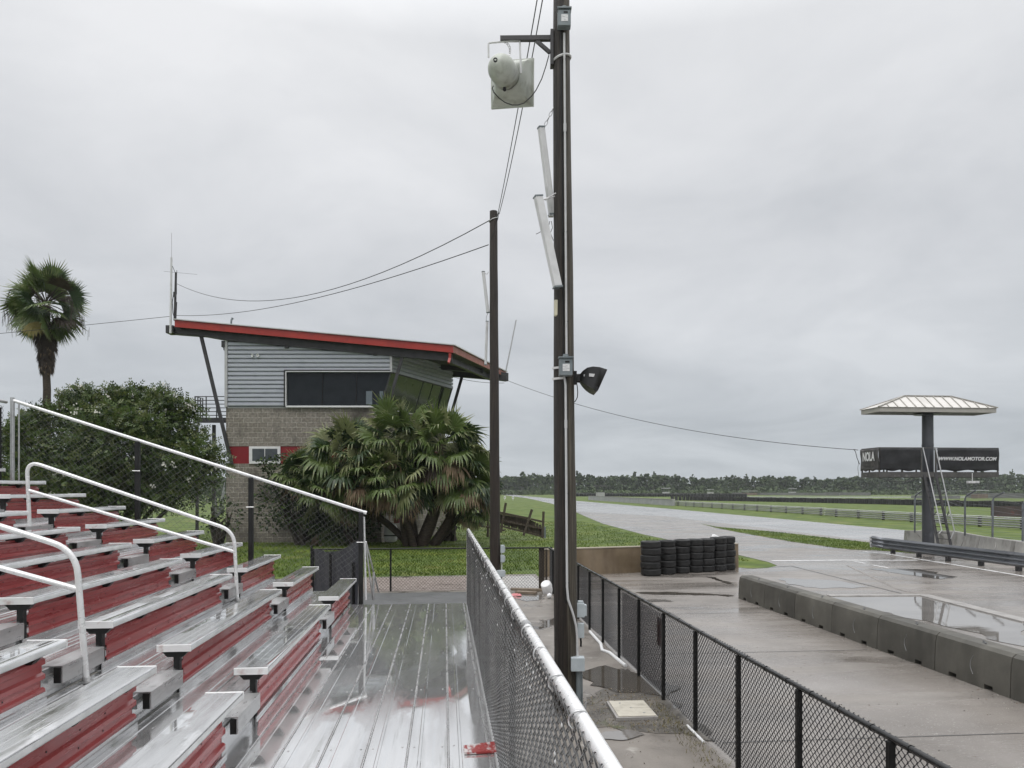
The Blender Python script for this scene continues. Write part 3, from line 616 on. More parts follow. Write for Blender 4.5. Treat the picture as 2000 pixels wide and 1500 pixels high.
# scrap plate lying on the deck
b = MB(); c = [G(905, 1461, DZ), G(968, 1453, DZ), G(972, 1472, DZ), G(907, 1475, DZ)]
b.prism([(p.x, p.y, DZ+.004) for p in c], (0, 0, .016))
tag(b.build('metal_offcut', 'plate_red', smooth=0, bevel=.002, base=(c[0].x, c[0].y, DZ)), 'scuffed red metal offcut lying on the wet deck beside the fence', 'metal plate')

# ================================================================== BLACK FENCES
XB = 2.797; ZB = 1.14
bf = thing('lane_fence', 'long black chain link fence between the walkway and the pit lane', 'fence', (XB, 11, 0))
b = MB(); b.tube([(XB, 19.75, ZB), (XB, 2.6, ZB)], .021, 12); b.build('top_rail', 'black_gloss', bf, smooth=60)
ys = [4.39+1.205*i for i in range(-1, 13)]
for y in ys:
    b = MB(); b.box((XB-.03, y-.022, 0), (XB+.012, y+.022, ZB-.015)); b.build('post', 'black', bf, smooth=0, bevel=.004)
b = MB(); chain_link(b, lambda s, z, dp: (XB+.026+dp+.008*math.sin(s*3.1), 19.7-s, z), 17.0, .04, ZB+.034, p=.031, hs=.031, r=.0041); b.build('chain_link', 'wire_black', bf, smooth=60)
b = MB(); chain_link(b, lambda s, z, dp: (XB+.045+dp, 11.62-s, z), 2.3, .05, ZB-.06, p=.020, hs=.020, r=.0026)
b.build('screen_mesh', mat('maroon_screen', [(.022, .011, .013), (.04, .02, .022)], 5, (.6, .8)), bf, smooth=60)
b = MB()
for y in np.arange(3.0, 19.5, .4): b.tube([(XB+.0235*math.cos(t), y+.004*math.sin(t), ZB+.0235*math.sin(t)) for t in [2*math.pi*i/8 for i in range(9)]], .003, 5)
b.build('tie_wire', 'black', bf, smooth=60)
b = MB(); b.box((XB+.055, 9.50, .62), (XB+.059, 9.70, 1.0)); 
sg = tag(b.build('notice_plate', mat('faded_notice', [(.17, .06, .05), (.24, .12, .10)], 7, (.4, .6), stain=((.34, .30, .28), 9, .6, .7)), smooth=0, base=(XB-.02, 9.6, .6)), 'faded reddish notice plate wired to the black lane fence', 'sign')
YB = 19.75
kf = thing('back_fence', 'low black chain link fence across the lawn behind the deck end', 'fence', (-2, YB, 0))
xs0 = PY(612, 1072, YB).x
b = MB(); b.tube([(xs0, YB, ZB), (XB, YB, ZB)], .021, 10); b.build('top_rail', 'black', kf, smooth=60)
for px in (612, 763, 918, 1077):
    x = PY(px, 1072, YB).x; b = MB(); b.tube([(x, YB, 0), (x, YB, ZB+.02)], .026, 8); b.build('post', 'black', kf, smooth=60)
b = MB(); chain_link(b, lambda s, z, dp: (xs0+s, YB+.03+dp, z), XB-xs0, .04, ZB+.04, p=.044, hs=.044, r=.0042); b.build('chain_link', 'wire_black', kf, smooth=60)
b = MB(); b.box((XB-.25, YB+.04, .02), (XB-.1, YB+.09, ZB-.02)); b.box((XB-.07, YB+.04, .02), (XB-.02, YB+.08, ZB-.05)); b.build('timber_post', 'wood', kf, smooth=0)
# fence section wrapped in dark windscreen, standing beside the bleacher end
wf = thing('windscreen_fence', 'fence section draped in dark windscreen fabric beyond the bleacher end', 'fence', PD(655, 1120, 17))
p0 = PD(613, 1112, 19.2); p1 = PD(700, 1120, 14.6); b = MB(); nx, nz = 26, 12; V = []
for i in range(nx+1):
    t = i/nx
    for j in range(nz+1):
        s = j/nz; top = 1.16+.05*math.sin(t*7)+.75*max(0, t-.3)
        p = p0.lerp(p1, t); z = .06+s*(top-.06)
        wv = .03*math.sin(t*24+s*2)+.02*math.sin(t*11+s*4); V.append((p.x+wv*.3, p.y+wv, z))
b.add(V, [(i*(nz+1)+j, (i+1)*(nz+1)+j, (i+1)*(nz+1)+j+1, i*(nz+1)+j+1) for i in range(nx) for j in range(nz)]); b.build('fabric', 'fabric', wf, smooth=180)
for t in (0, .5, .96):
    p = p0.lerp(p1, t); b = MB(); b.tube([(p.x-.06, p.y, 0), (p.x-.06, p.y, 1.25)], .03, 8); b.build('post', 'black', wf, smooth=60)

# ================================================================== POLES
def pole(name, label, base, top, r0, r1, m, n=18):
    t = thing(name, label, 'utility pole', (base[0], base[1], 0)); b = MB(); k = 14; P_ = []; rs = []
    for i in range(k+1):
        f = i/k; P_.append(Vector(base).lerp(Vector(top), f)+Vector((random.uniform(-.006, .006), random.uniform(-.006, .006), 0))); rs.append(r0+(r1-r0)*f)
    P_[0].z = -.2
    b.tube(P_, rs, n)
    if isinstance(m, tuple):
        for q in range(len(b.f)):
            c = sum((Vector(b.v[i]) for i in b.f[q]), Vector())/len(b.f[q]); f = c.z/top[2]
            if (c-Vector(base).lerp(Vector(top), f)).dot(Vector((CA, -SA, 0)))-.01 < .012: b.m[q] = 1  # left-hand faces take the darker wood material
    b.build('shaft', m, t, smooth=60)
    return t
D1 = 9.1
B1 = PD(1106, 1390, D1); T1 = PD(1094.5, -300, D1); B1.z = 0
up1 = pole('utility_pole', 'tall brown wooden utility pole in the middle carrying boxes, conduit and horn speakers', B1, T1, .150, .088, ('wood_pole', 'wood_pole_left'), 36)
def at1(py, off=0., front=0.):              # point on the near pole's axis at picture height py, moved right by off and towards the camera by front
    f = (1390-py)/1690; p = Vector(B1).lerp(T1, f); return p+Vector((CA, -SA, 0))*off+Vector((-SA, -CA, 0))*front
def r1(py): return .150-.062*(1390-py)/1690
RV, FV, UV = Vector((CA, -SA, 0)), Vector((SA, CA, 0)), Vector((0, 0, 1))   # right, away, up as seen in the photo
m1 = D1/F
# dark drying crack and climbing scars
b = MB()
for (y0_, y1_, off) in ((60, 700, -.012), (760, 1180, -.006)):
    b.tube([at1(y, off, r1(y)-.004) for y in np.linspace(y0_, y1_, 9)], .009, 5)
b.build('seam', 'black', up1)
b = MB()
for py in (118, 596):
    pass
b.tube([at1(118, math.cos(t)*(r1(118)+.004), math.sin(t)*(r1(118)+.004))+UV*(.03*math.cos(t)) for t in [2*math.pi*i/24 for i in range(25)]], .014, 8)
b.build('strap', 'white_panel', up1, smooth=60)
# conduit run
cp = thing('conduit_pipe', 'grey conduit running down the front of the tall middle pole', 'conduit', B1)
b = MB(); b.tube([at1(y, .022+.0*(y), r1(y)+.018) for y in np.linspace(78, 703, 12)], .0135, 10); b.build('pipe', 'pvc', cp, smooth=60)
lo = [at1(742, -.012, r1(742)+.02), at1(748, .0, r1(748)+.018)]+[at1(y, .008, r1(y)+.018) for y in np.linspace(760, 1148, 8)]+[at1(1172, .02, r1(1172)+.018), at1(1198, .075, r1(1198)+.012), at1(1222, .115, r1(1222)), at1(1245, .128, r1(1245)-.01), at1(1284, .13, r1(1284)-.01)]
b = MB(); b.tube(lo, .0145, 10); b.build('pipe', 'pvc', cp, smooth=60)
b = MB()
for py in (127, 270, 462, 636, 806, 968, 1140):
    c = at1(py, .022 if py < 703 else .008, r1(py)+.004); b.obox(c, RV*.022, FV*.02, UV*.006)
b.build('pipe_clip', 'black', cp, smooth=0)
b = MB(); b.tube([at1(253, .022, r1(253)+.018), at1(268, .022, r1(268)+.018)], .018, 10); b.tube([at1(826, .008, r1(826)+.018), at1(842, .008, r1(842)+.018)], .018, 10); b.build('coupling', 'pvc', cp, smooth=60)
b = MB(); b.tube([at1(1309, .14, r1(1309)-.02), at1(1388, .14, r1(1388)-.02)], .03, 12); b.tube([at1(1309, .175, r1(1309)-.05), at1(1392, .178, r1(1392)-.05)], .02, 10); b.build('riser_pipe', 'box_grey', cp, smooth=60)
# junction boxes
def jbox(name, label, c, wd, ht, dp, m, lid=True, sticker=False, group=None):
    t = thing(name, label, 'electrical box', c); b = MB(); b.obox(c, RV*wd/2, FV*dp/2, UV*ht/2); b.build('body', m, t, smooth=0, bevel=.006)
    if lid:
        b = MB(); b.obox(c-FV*(dp/2+.003)-UV*.01, RV*(wd/2-.006), FV*.006, UV*(ht/2-.012)); b.build('lid', m, t, smooth=0, bevel=.003)
        b = MB(); b.obox(c+UV*(ht/2+.004)-FV*.012, RV*(wd/2+.008), FV*(dp/2+.012), UV*.008); b.lathe([(.0, .04), (.032, .038), (.036, 0)], c+UV*(ht/2+.01), (0, 0, 1), 14); b.build('hood', m, t, smooth=40)
    if sticker:
        f = c-FV*(dp/2+.011)
        b = MB(); b.obox(f-UV*ht*.06+RV*wd*.02, RV*wd*.26, FV*.001, UV*ht*.2); b.build('label_sheet', 'sticker', t, smooth=0)
        b = MB(); b.obox(f+UV*ht*.26+RV*wd*.1, RV*wd*.16, FV*.001, UV*ht*.05); b.build('badge', 'black', t, smooth=0)
    return t
c = at1(54, .02, r1(54)+.045); jbox('electrical_box', 'grey breaker box with white sheet label near the top of the middle pole', c, 25*m1, 33*m1, .09, 'box_grey', True, True)
c = at1(725, .008, r1(725)+.045); jbox('electrical_box', 'grey breaker box with white sheet label halfway up the pole beside the black horn speaker', c, 26*m1, 34*m1, .09, 'box_grey', True, True)
c = at1(1296, .13, r1(1296)-.0); jbox('electrical_box', 'grey pull box with conduit below it at the foot of the middle pole', c, 26*m1, 26*m1, .13, 'box_pale', False)
c = at1(1197, .185, -.02); t = jbox('electrical_box', 'upper pale outlet box on the right side of the middle pole', c, 15*m1, 27*m1, .1, 'box_pale', False)
b = MB(); b.obox(c+RV*.055, RV*.02, FV*.04, UV*.07); b.obox(c+UV*.095, RV*.035, FV*.03, UV*.02); b.build('cover', 'box_pale', t, smooth=0, bevel=.008)
c = at1(1237, .185, -.02); t = jbox('electrical_box', 'lower pale outlet box on the right side of the middle pole', c, 13*m1, 28*m1, .09, 'box_pale', False)
b = MB(); b.tube([c-UV*.08, c-UV*.14+RV*.005, c-UV*.2+RV*.004], .012, 8); b.build('cable_tail', 'black', t, smooth=60)
# cream sensor box
c = at1(607, -.085, .06); b = MB(); b.obox(c, RV*.034, FV*.03, UV*.095); b.obox(c+RV*.036+UV*.03, RV*.016, FV*.026, UV*.055); b.obox(c-UV*.098, RV*.028, FV*.022, UV*.008)
tag(b.build('sensor_box', 'cream', smooth=0, bevel=.006, base=c), 'small cream plastic sensor box on the left face of the middle pole', 'sensor')
# strap bars with black ends by the mid box
b = MB(); 
for py, l in ((724, .10), (745, .105)):
    p = at1(py, -.145, .05); q = at1(py, -.02, r1(py)+.012); b.bar(p, q, .02, .026)
t = tag(b.build('strap_bar', 'white_panel', smooth=0, base=p), 'two pale strap bars holding the middle breaker box to the pole', 'bracket')
# black horn speaker on the right
hs = thing('horn_speaker', 'black wide mouthed horn speaker on the right of the middle pole', 'speaker', at1(740, .2))
def im(zx, zy, dd=0.): return PD(1060+zx*.08, 680+zy*.08, D1+dd)   # from the enlarged view
def sect(pl, pr, dep, n=1):                                        # rectangle between two picture points with a depth half-width
    return [pl-FV*dep, pr-FV*dep, pr+FV*dep, pl+FV*dep]
secs = [(830, 660, 830, 805, .06), (900, 650, 900, 815, .07), (965, 580, 925, 830, .10), (1060, 520, 985, 900, .14), (1190, 505, 1080, 985, .18), (1340, 530, 1180, 1045, .21), (1515, 595, 1295, 1092, .235)]
V = []
for zx0, zy0, zx1, zy1, dep in secs: V += sect(im(zx0, zy0), im(zx1, zy1), dep)
b = MB(); n = len(secs)
b.add(V, [(i*4+j, i*4+(j+1) % 4, (i+1)*4+(j+1) % 4, (i+1)*4+j) for i in range(n-1) for j in range(4)]+[(3, 2, 1, 0)])
o = b.build('horn', 'black_plastic', hs, smooth=30); sm = o.modifiers.new('thickness', 'SOLIDIFY'); sm.thickness = .012
b = MB(); e0, e1 = im(1515, 595), im(1295, 1092)
b.bar(im(960, 830)-FV*.11, im(1295, 1075)-FV*.236, .012, .05); b.build('flare_edge', 'black_plastic', hs, smooth=0)
b = MB(); b.obox(im(1190, 722)-FV*.196, (im(1290, 750)-im(1095, 735))*.5, FV*.002, UV*.018); b.build('badge', 'white_panel', hs, smooth=0)
b = MB(); b.obox(im(1000, 705)-FV*.126, RV*.012, FV*.003, UV*.012); b.build('bolt', 'galv', hs, smooth=0)
b = MB(); b.bar(im(790, 570), im(785, 885), .10, .035, up=RV); b.lathe([(.055, 0), (.055, .06), (.04, .09)], im(800, 735), RV, 16); b.build('mount', 'black', hs, smooth=40)
b = MB(); b.tube([im(820, 800), im(845, 950), im(855, 1080), im(845, 1200), im(800, 1290), im(755, 1330)], .006, 6); b.build('cable', 'cable', hs, smooth=60)
# white horn on its arm
wh = thing('horn_speaker', 'large dirty white horn speaker hanging from an arm high on the middle pole', 'speaker', PD(1000, 160, D1))
def iz(zx, zy, dd=0.): return PD(900+zx*.2, zy*.2, D1+dd)
b = MB(); b.bar(iz(385, 380), iz(880, 375), .055, .055); b.bar(iz(740, 400), iz(872, 515), .04, .04); b.obox((iz(872, 310)+iz(905, 650))/2, RV*.018, FV*.06, UV*.215); b.build('arm', 'steel_dark', wh, smooth=0)
rear = iz(368, 632, -.18); mouth = iz(505, 822, .52); ax = (mouth-rear).normalized()
b = MB()
rr = .172
prof = [(0, -.01), (.045, -.004), (.09, .018), (.128, .052), (.155, .098), (.17, .16), (rr, .22), (rr, .33), (.168, .40), (.15, .45), (.15, .47), (.185, .54), (.21, .60)]
b.lathe(prof, rear-ax*.02, ax, 28)
b.build('driver_housing', 'horn', wh, smooth=60)
# square flare
ux = (RV-ax*RV.dot(ax)).normalized(); uz = ax.cross(ux); 
if uz.z < 0: uz = -uz
# square mouth slightly turned, as in the photo
hw = .272
def ring(c, half, sq, n=32):
    o = []
    for i in range(n):
        t = 2*math.pi*i/n; x, y = math.cos(t), math.sin(t); m = max(abs(x), abs(y)); k = (1-sq)+sq/m
        o.append(c+ux*x*k*half+uz*y*k*half)
    return o
cs = [(mouth-ax*.34, .17, .0), (mouth-ax*.24, .205, .5), (mouth-ax*.12, .24, .92), (mouth-ax*.03, .262, 1), (mouth-ax*.02, .285, 1), (mouth+ax*.015, .285, 1), (mouth+ax*.015, .255, 1), (mouth-ax*.2, .15, .3)]
V = []
for c_, h_, s_ in cs: V += ring(c_, h_, s_)
b = MB(); b.add(V, [(i*32+j, i*32+(j+1) % 32, (i+1)*32+(j+1) % 32, (i+1)*32+j) for i in range(len(cs)-1) for j in range(32)])
b.build('flare', 'horn', wh, smooth=50)
b = MB(); b.lathe([(.025, 0), (.025, .02), (.014, .02), (.014, .008)], iz(338, 590, -.335), -FV, 14); b.build('plug', 'black', wh, smooth=40)
b = MB(); b.lathe([(.025, 0), (.022, .03), (0, .03)], iz(428, 868, -.02), -UV-FV, 12); b.build('plug', 'black', wh, smooth=40)
b = MB(); b.tube([iz(272, 560), iz(268, 430), iz(278, 420), iz(425, 405), iz(565, 393), iz(576, 400), iz(582, 560), iz(588, 715)], .012, 8); b.build('yoke', 'white_panel', wh, smooth=50)
b = MB()
for i in range(7):
    p = [iz(430, 410), iz(460, 430), iz(478, 465), iz(482, 500), iz(475, 530)]; q = p[min(4, i*4//6)].lerp(p[min(4, i*4//6+1)], (i*4/6) % 1)
    b.tube([q+RV*(.010*math.cos(t)) + UV*(.018*math.sin(t))+FV*(.006*math.sin(t+i)) for t in [2*math.pi*j/10 for j in range(11)]], .004, 5)
b.build('chain', 'galv', wh, smooth=60)
b = MB(); b.tube([iz(318, 838), iz(308, 862), iz(320, 900), iz(370, 955), iz(430, 1000), iz(500, 1025), iz(560, 1025), iz(620, 1005), iz(690, 940), iz(735, 880), iz(790, 770), iz(830, 650), iz(860, 540)], .0065, 6); b.build('cable', 'cable', wh, smooth=60)
# white panel antennas
def panel(label, p, q, wd, dp, D_, turn=.35, parent_group='white panel antennas'):
    t = thing('panel_antenna', label, 'antenna', (p+q)/2, None)
    b = MB(); d = (q-p); r = (RV*math.cos(turn)+FV*math.sin(turn)).normalized(); tt = d.normalized(); r = (r-tt*r.dot(tt)).normalized(); f = tt.cross(r)
    b.obox((p+q)/2, r*wd/2, d/2, f*dp/2); b.build('radome', 'white_panel', t, smooth=0, bevel=min(.012, wd*.2))
    for c_ in (p-tt*.006, q+tt*.006):
        b = MB(); b.obox(c_, r*wd*.52, tt*.008, f*dp*.54); b.build('end_plate', 'box_grey', t, smooth=0)
    return t, r, f
t, r_, f_ = panel('upper white panel antenna hanging by a chain beside the middle pole', PD(1057, 250, D1-.05), PD(1078, 418, D1-.0), .078, .07, D1)
b = MB(); p, q = PD(1062, 250, D1), PD(1080, 213, D1)
for i in range(5):
    c = p.lerp(q, i/4); dv = (q-p).normalized(); sd_ = (dv.cross(FV)).normalized() if i % 2 else FV
    b.tube([c+dv*.035*math.cos(k)+sd_*.016*math.sin(k) for k in [2*math.pi*j/10 for j in range(11)]], .005, 5)
b.build('chain', 'galv', t, smooth=60)
b = MB(); b.tube([PD(1062, 389, D1-.1), PD(1070, 387, D1-.1), PD(1086, 377, D1-.12)], .008, 6); b.tube([PD(1064, 391, D1-.1), PD(1084, 383, D1-.12)], .006, 6); b.build('tie_loop', 'galv', t, smooth=40); b = MB(); b.obox(PD(1076, 420, D1), RV*.03, FV*.03, UV*.02); b.build('clamp', 'galv', t, smooth=40)
t, r_, f_ = panel('lower white panel antenna leaning on the middle pole', PD(1051, 385, D1-.16), PD(1089, 560, D1-.20), .10, .08, D1)
b = MB(); b.tube([PD(1074, 432, D1-.05), PD(1072, 440, D1-.05), PD(1068, 446, D1-.1), PD(1050, 456, D1-.12), PD(1047, 457, D1-.1)], .004, 5); b.tube([PD(1077, 432, D1-.05), PD(1079, 445, D1-.05), PD(1075, 455, D1-.05), PD(1081, 470, D1-.05)], .004, 5); b.obox(PD(1094, 561, D1-.17), RV*.035, FV*.02, UV*.012); b.build('cable', 'cable', t, smooth=60)
# second pole
D2 = 19.1
B2 = PD(967.5, 1160, D2); B2.z = 0; T2 = PD(963.7, 413, D2)
up2 = pole('utility_pole', 'dark wooden utility pole between the control tower and the tall pole', B2, T2, .142, .100, 'wood_pole_dark')
m2 = D2/F
b = MB(); b.tube([Vector(T2)+RV*.11*math.cos(t)-FV*.11*math.sin(t)-UV*(.22-.05*math.cos(t)) for t in [2*math.pi*i/16 for i in range(17)]], .012, 6); b.build('guy_loop', 'galv', up2, smooth=60)
b = MB(); b.tube([PD(974, 415, D2), PD(973, 425, D2), PD(969, 440, D2-.15), PD(962, 460, D2-.15), PD(957, 475, D2)], .008, 5); b.build('drop_wire', 'cable', up2, smooth=60)
t, r_, f_ = panel('upper white panel antenna on the left of the dark second pole', PD(944, 531, D2), PD(953, 610, D2), .075, .06, D2)
b = MB(); b.tube([PD(945, 532, D2), PD(951, 536, D2), PD(954, 531, D2)], .008, 6); b.build('clamp', 'galv', t, smooth=60)
t, r_, f_ = panel('lower white panel antenna on the left of the dark second pole', PD(951.5, 628, D2), PD(948.5, 712, D2), .065, .05, D2)
b = MB(); b.tube([PD(953, 612, D2), PD(950, 618, D2), PD(949, 630, D2)], .008, 6); b.build('clamp', 'galv', t, smooth=60)
for lab, px, py, w_, h_ in (('top pale outlet box at the foot of the dark second pole', 981.5, 1072, 7.5, 15), ('middle pale outlet box at the foot of the dark second pole', 981.5, 1091, 7.5, 14), ('lowest pale pull box at the foot of the dark second pole', 978, 1120, 16, 13)):
    c = PD(px, py, D2-.1); t = jbox('electrical_box', lab, c, w_*m2, h_*m2, .12, 'box_pale', False)
    b = MB(); b.obox(c+RV*(w_*m2/2+.006), RV*.012, FV*.03, UV*h_*m2*.32); b.build('cover', 'box_pale', t, smooth=0, bevel=.006)
cp2 = thing('conduit_pipe', 'short grey conduit at the foot of the dark second pole', 'conduit', PD(979, 1155, D2-.1))
b = MB(); b.tube([PD(978.5, 1126, D2-.1), PD(979.5, 1160, D2-.1)], .03, 8); b.build('pipe', 'box_grey', cp2, smooth=60)
b = MB(); b.tube([PD(980, 1078, D2-.1), PD(980, 1115, D2-.1)], .014, 8); b.build('upper_pipe', 'pvc', cp2, smooth=60)

# wires
pt = PD(966, 430, D2)
wire('overhead_cable', 'left of two overhead cables rising from the dark pole to the tall pole', PD(971, 425, D2), PD(1073, -140, D1), .12, .0085)
wire('overhead_cable', 'right of two overhead cables rising from the dark pole to the tall pole', PD(975, 418, D2), PD(1086, -150, D1), .24, .0085)
wire('overhead_cable', 'upper sagging cable from the dark pole to the mast on the tower roof', PD(957, 430, D2), PD(343, 553, 37.5), 1.44, .012)
wire('overhead_cable', 'lower sagging cable from the dark pole to the tower roof corner', PD(954, 478, D2), PD(343, 616, 37.5), .54, .012)
wire('overhead_cable', 'cable running left from the tower roof past the tall palm', PD(331, 618, 37.5), PD(-1200, 754, 37), .15, .013)
wire('overhead_cable', 'cable from the tower roof across the lane to the platform tower', PD(988, 742, 45.5), PD(1676, 879, 29.6), .70, .013)
wire('overhead_cable', 'thin cable under the tower eave behind the dark pole', PD(884, 736, 45), PD(985, 748, 45.5), .12, .013)

# ================================================================== WALKWAY OBJECTS
hh = thing('handhole_cover', 'beige two piece handhole cover set in the gritty walkway', 'cover', G(1232, 1393))
q = [G(1184, 1378), G(1258, 1377), G(1286, 1409), G(1204, 1411)]
def lerp2(s, t): return q[0].lerp(q[1], s).lerp(q[3].lerp(q[2], s), t)
b = MB(); b.prism([(p.x, p.y, .015) for p in q], (0, 0, .04)); b.build('frame', 'lip', hh, smooth=0, bevel=.004)
for t0, t1 in ((.03, .485), (.50, .97)):
    pp = [lerp2(.06, t0), lerp2(.97, t0), lerp2(.97, t1), lerp2(.06, t1)]
    b = MB(); b.prism([(p.x, p.y, .056) for p in pp], (0, 0, .010)); b.build('lid', 'lid', hh, smooth=0, bevel=.003)
b = MB()
for s, t in ((.5, .49), (.3, .2), (.72, .8)): p = lerp2(s, t); b.lathe([(.014, 0), (.012, .004), (0, .004)], (p.x, p.y, .067), n=8)
b.build('bolt', 'galv', hh, smooth=40)
# litter by the back fence corner
c = G(1000, 1166); b = MB()
for i in range(5): b.lathe([(.0, .07), (.05, .06), (.075, .02), (.08, 0)], (c.x-.05+i*.055, c.y+random.uniform(-.04, .04), .015), (random.uniform(-.4, .4), random.uniform(-.4, .4), 1), 10)
tag(b.build('cloth_bundle', 'pink', smooth=60, base=(c.x, c.y, 0)), 'faded pink cloth bundle on the wet ground by the deck fence', 'cloth')
for lab, pa, pb in (('longer splintered plank lying behind the pink cloth', (998, 1154), (1062, 1156)), ('shorter plank lying at the puddle edge near the fence corner', (1008, 1160), (1048, 1162))):
    p, q_ = G(*pa), G(*pb); b = MB(); b.bar((p.x, p.y, .05), (q_.x, q_.y, .05), .16, .06); tag(b.build('plank', mat('damp_plank', [(.16, .125, .09), (.25, .2, .15)], 6, (.5, .7), stretch=(1, 5, 5)), smooth=0, bevel=.006, base=(p.x, p.y, 0)), lab, 'plank')
c = G(1072, 1160); bk = thing('bucket', 'white plastic bucket tipped over at the fence corner', 'bucket', (c.x, c.y, 0))
b = MB(); axb = Vector((-.35, -.5, .75)).normalized(); b.lathe([(0, .30), (.12, .30), (.135, .285), (.165, 0), (.17, -.02), (.155, -.02), (.12, .27)], (c.x, c.y, .06), axb, 20); b.build('shell', 'white_plastic', bk, smooth=40)
b = MB(); b.tube([Vector((c.x, c.y, .05))+Vector((.17*math.cos(t), -.05, .12*math.sin(t))) for t in [math.pi*i/8 for i in range(9)]], .006, 6); b.build('handle', 'galv', bk, smooth=60)
c = G(1073, 1170); b = MB(); b.lathe([(0, -.065)]+[(.065*math.cos(t), .065*math.sin(t)) for t in np.linspace(-1.5, 1.5, 11)]+[(0, .065)], (c.x, c.y, .08), n=18)
tag(b.build('ball', 'white_plastic', smooth=180, base=(c.x, c.y, .02)), 'small white ball on the wet ground in front of the bucket', 'ball')
p, q_ = G(1130, 1214), G(1178, 1252)
b = MB(); b.tube([(2.73, 13.7, .03), (2.70, 12.6, .035), (2.62, 12.1, .03), (2.70, 11.9, .03), (2.74, 11.0, .03)], .028, 8)
tag(b.build('drain_hose', 'white_plastic', smooth=60, base=(2.7, 12, 0)), 'pale hose lying along the foot of the black lane fence', 'hose')
b = MB(); b.tube([(2.74, 7.6, .025), (2.745, 8.15, .025)], .016, 8); tag(b.build('pipe_scrap', 'white_plastic', smooth=60, base=(2.74, 7.8, 0)), 'short white pipe at the fence foot near the handhole cover', 'pipe')

# ================================================================== PIT WALL (single blocks)
XJ = 7.266
def pit_block(y0, label):
    t = thing('pit_wall_block', label, 'concrete barrier', (XJ+.2, y0+.735, 0), 'concrete blocks of the pit wall')
    Lb = 1.468; z1 = .575
    b = MB(); prof = [(0, .0), (.0, .09), (.012, .42), (.035, .53), (.085, z1), (.345, z1), (.40, .53), (.42, .42), (.43, .0)]
    ys_ = [0, .30, .46, 1.0, 1.16, Lb]
    for a_, c_ in zip(ys_, ys_[1:]):
        if c_ == Lb: c_ = Lb-.010
        pk = (a_ in (.30, 1.0))
        pr = [(x, max(z, .07 if pk else 0)) for x, z in prof]
        b.prism([(XJ+x, y0+a_, z+.008) for x, z in pr], (0, c_-a_-.0004, 0))
    b.build('body', 'jersey', t, smooth=25)
    b = MB(); yc = y0+.70
    b.tube([(XJ-.000+.014*i/10*(i/10), yc+.055*math.sin(math.pi*i/10)-.03, .16+.26*i/10) for i in range(11)], .0045, 6); b.build('lifting_mark', mat('pale_scrape', [g3(.16), g3(.26)], 9, (.5, .7)) if 'pale_scrape' not in bpy.data.materials else bpy.data.materials['pale_scrape'], t, smooth=60)
    b = MB(); b.lathe([(0, .003), (.03, .003), (.034, 0)], (XJ+.2, yc, z1+.008), n=12); b.tube([(XJ+.14, yc-.1, z1+.006), (XJ+.2, yc, z1+.012), (XJ+.26, yc+.1, z1+.006)], .014, 6); b.build('lifting_loop', 'crack', t, smooth=60)
    return t
yj0 = 17.72
nwords = ['far end', 'second from far end', 'third from far end', 'fourth from far end', 'fifth from far end', 'sixth from far end', 'seventh from far end', 'eighth from far end', 'nearest']
for i in range(9):
    pit_block(yj0-1.472*(i+1)+.0, f'low grey concrete pit wall block, {nwords[i]} of the row beside the lane')

# ================================================================== CONCRETE WALL, TYRES
wl = PD(1061, 1127, 22.9); wr = PD(1443, 1111, 25.3); wl.z = wr.z = 0
b = MB(); dv = (wr-wl).normalized(); nv = dv.cross(UV)
if nv.dot(FV) < 0: nv = -nv
cw = thing('concrete_wall', 'low brown stained concrete wall beside the tyre stacks', 'wall', wl)
b.prism([wl, wl+nv*.2, wl+nv*.18+UV*.83, wl+nv*.02+UV*.83], wr-wl); b.build('body', 'wall', cw, smooth=0, bevel=.012)
b = MB(); b.prism([wl+nv*.005+UV*.832, wl+nv*.195+UV*.832, wl+nv*.19+UV*.87, wl+nv*.01+UV*.87], wr-wl); b.build('coping', 'wall_top', cw, smooth=0, bevel=.008)
def tyre_mb(c, r, h):
    b = MB(); pr = [(r*.62, h*.10), (r*.66, .02*h), (r*.82, 0), (r*.95, h*.07), (r*.985, h*.16)]
    for q in (.24, .36, .5, .64, .76): pr += [(r, h*(q-.04)), (r, h*(q+.03)), (r*.985, h*(q+.04)), (r*.985, h*(q+.055))]
    pr += [(r*.985, h*.86), (r*.95, h*.94), (r*.82, h), (r*.66, h*.98), (r*.62, h*.9), (r*.60, h*.5), (r*.62, h*.1)]
    b.lathe(pr, c, n=30); return b
ty = None
spots = [(1271, 1124, 0), (1307, 1121.5, 1), (1335, 1119.5, 2), (1361, 1118, 3), (1383.5, 1117, 4), (1406, 1115.5, 5), (1424, 1113.5, 6)]
for px, py, i in spots:
    d = 3888/(py-HY); c = PD(px-(4 if 0 < i else 0), py, d-.05+.03*i); c.z = .012; z = .012
    rr_ = .315 if i == 0 else .275
    for lv in range(5):
        hh_ = .217*(1.0 if i < 5 else 1.03)
        lab = f'{ORD[lv]} black tyre of the {NTH[i]} tyre stack from the left by the concrete wall' if i < 6 else f'{ORD[lv]} black tyre of the last tyre stack on the right end of the concrete wall'
        if ty is None:
            ty = tyre_mb((0, 0, 0), .315, .215).build('tyre', 'rubber', smooth=40, base=(0, 0, 0)); o = ty
        else:
            o = ty.copy(); COL.objects.link(o)
        s = rr_/.315; o.scale = (s, s, hh_/.216); o.location = (c.x+random.uniform(-.016, .016), c.y+random.uniform(-.016, .016), z); o.rotation_euler = (random.uniform(-.012, .012), random.uniform(-.012, .012), random.uniform(0, 6))
        z += hh_; tag(o, lab, 'tyre', 'tyres stacked by the concrete wall')
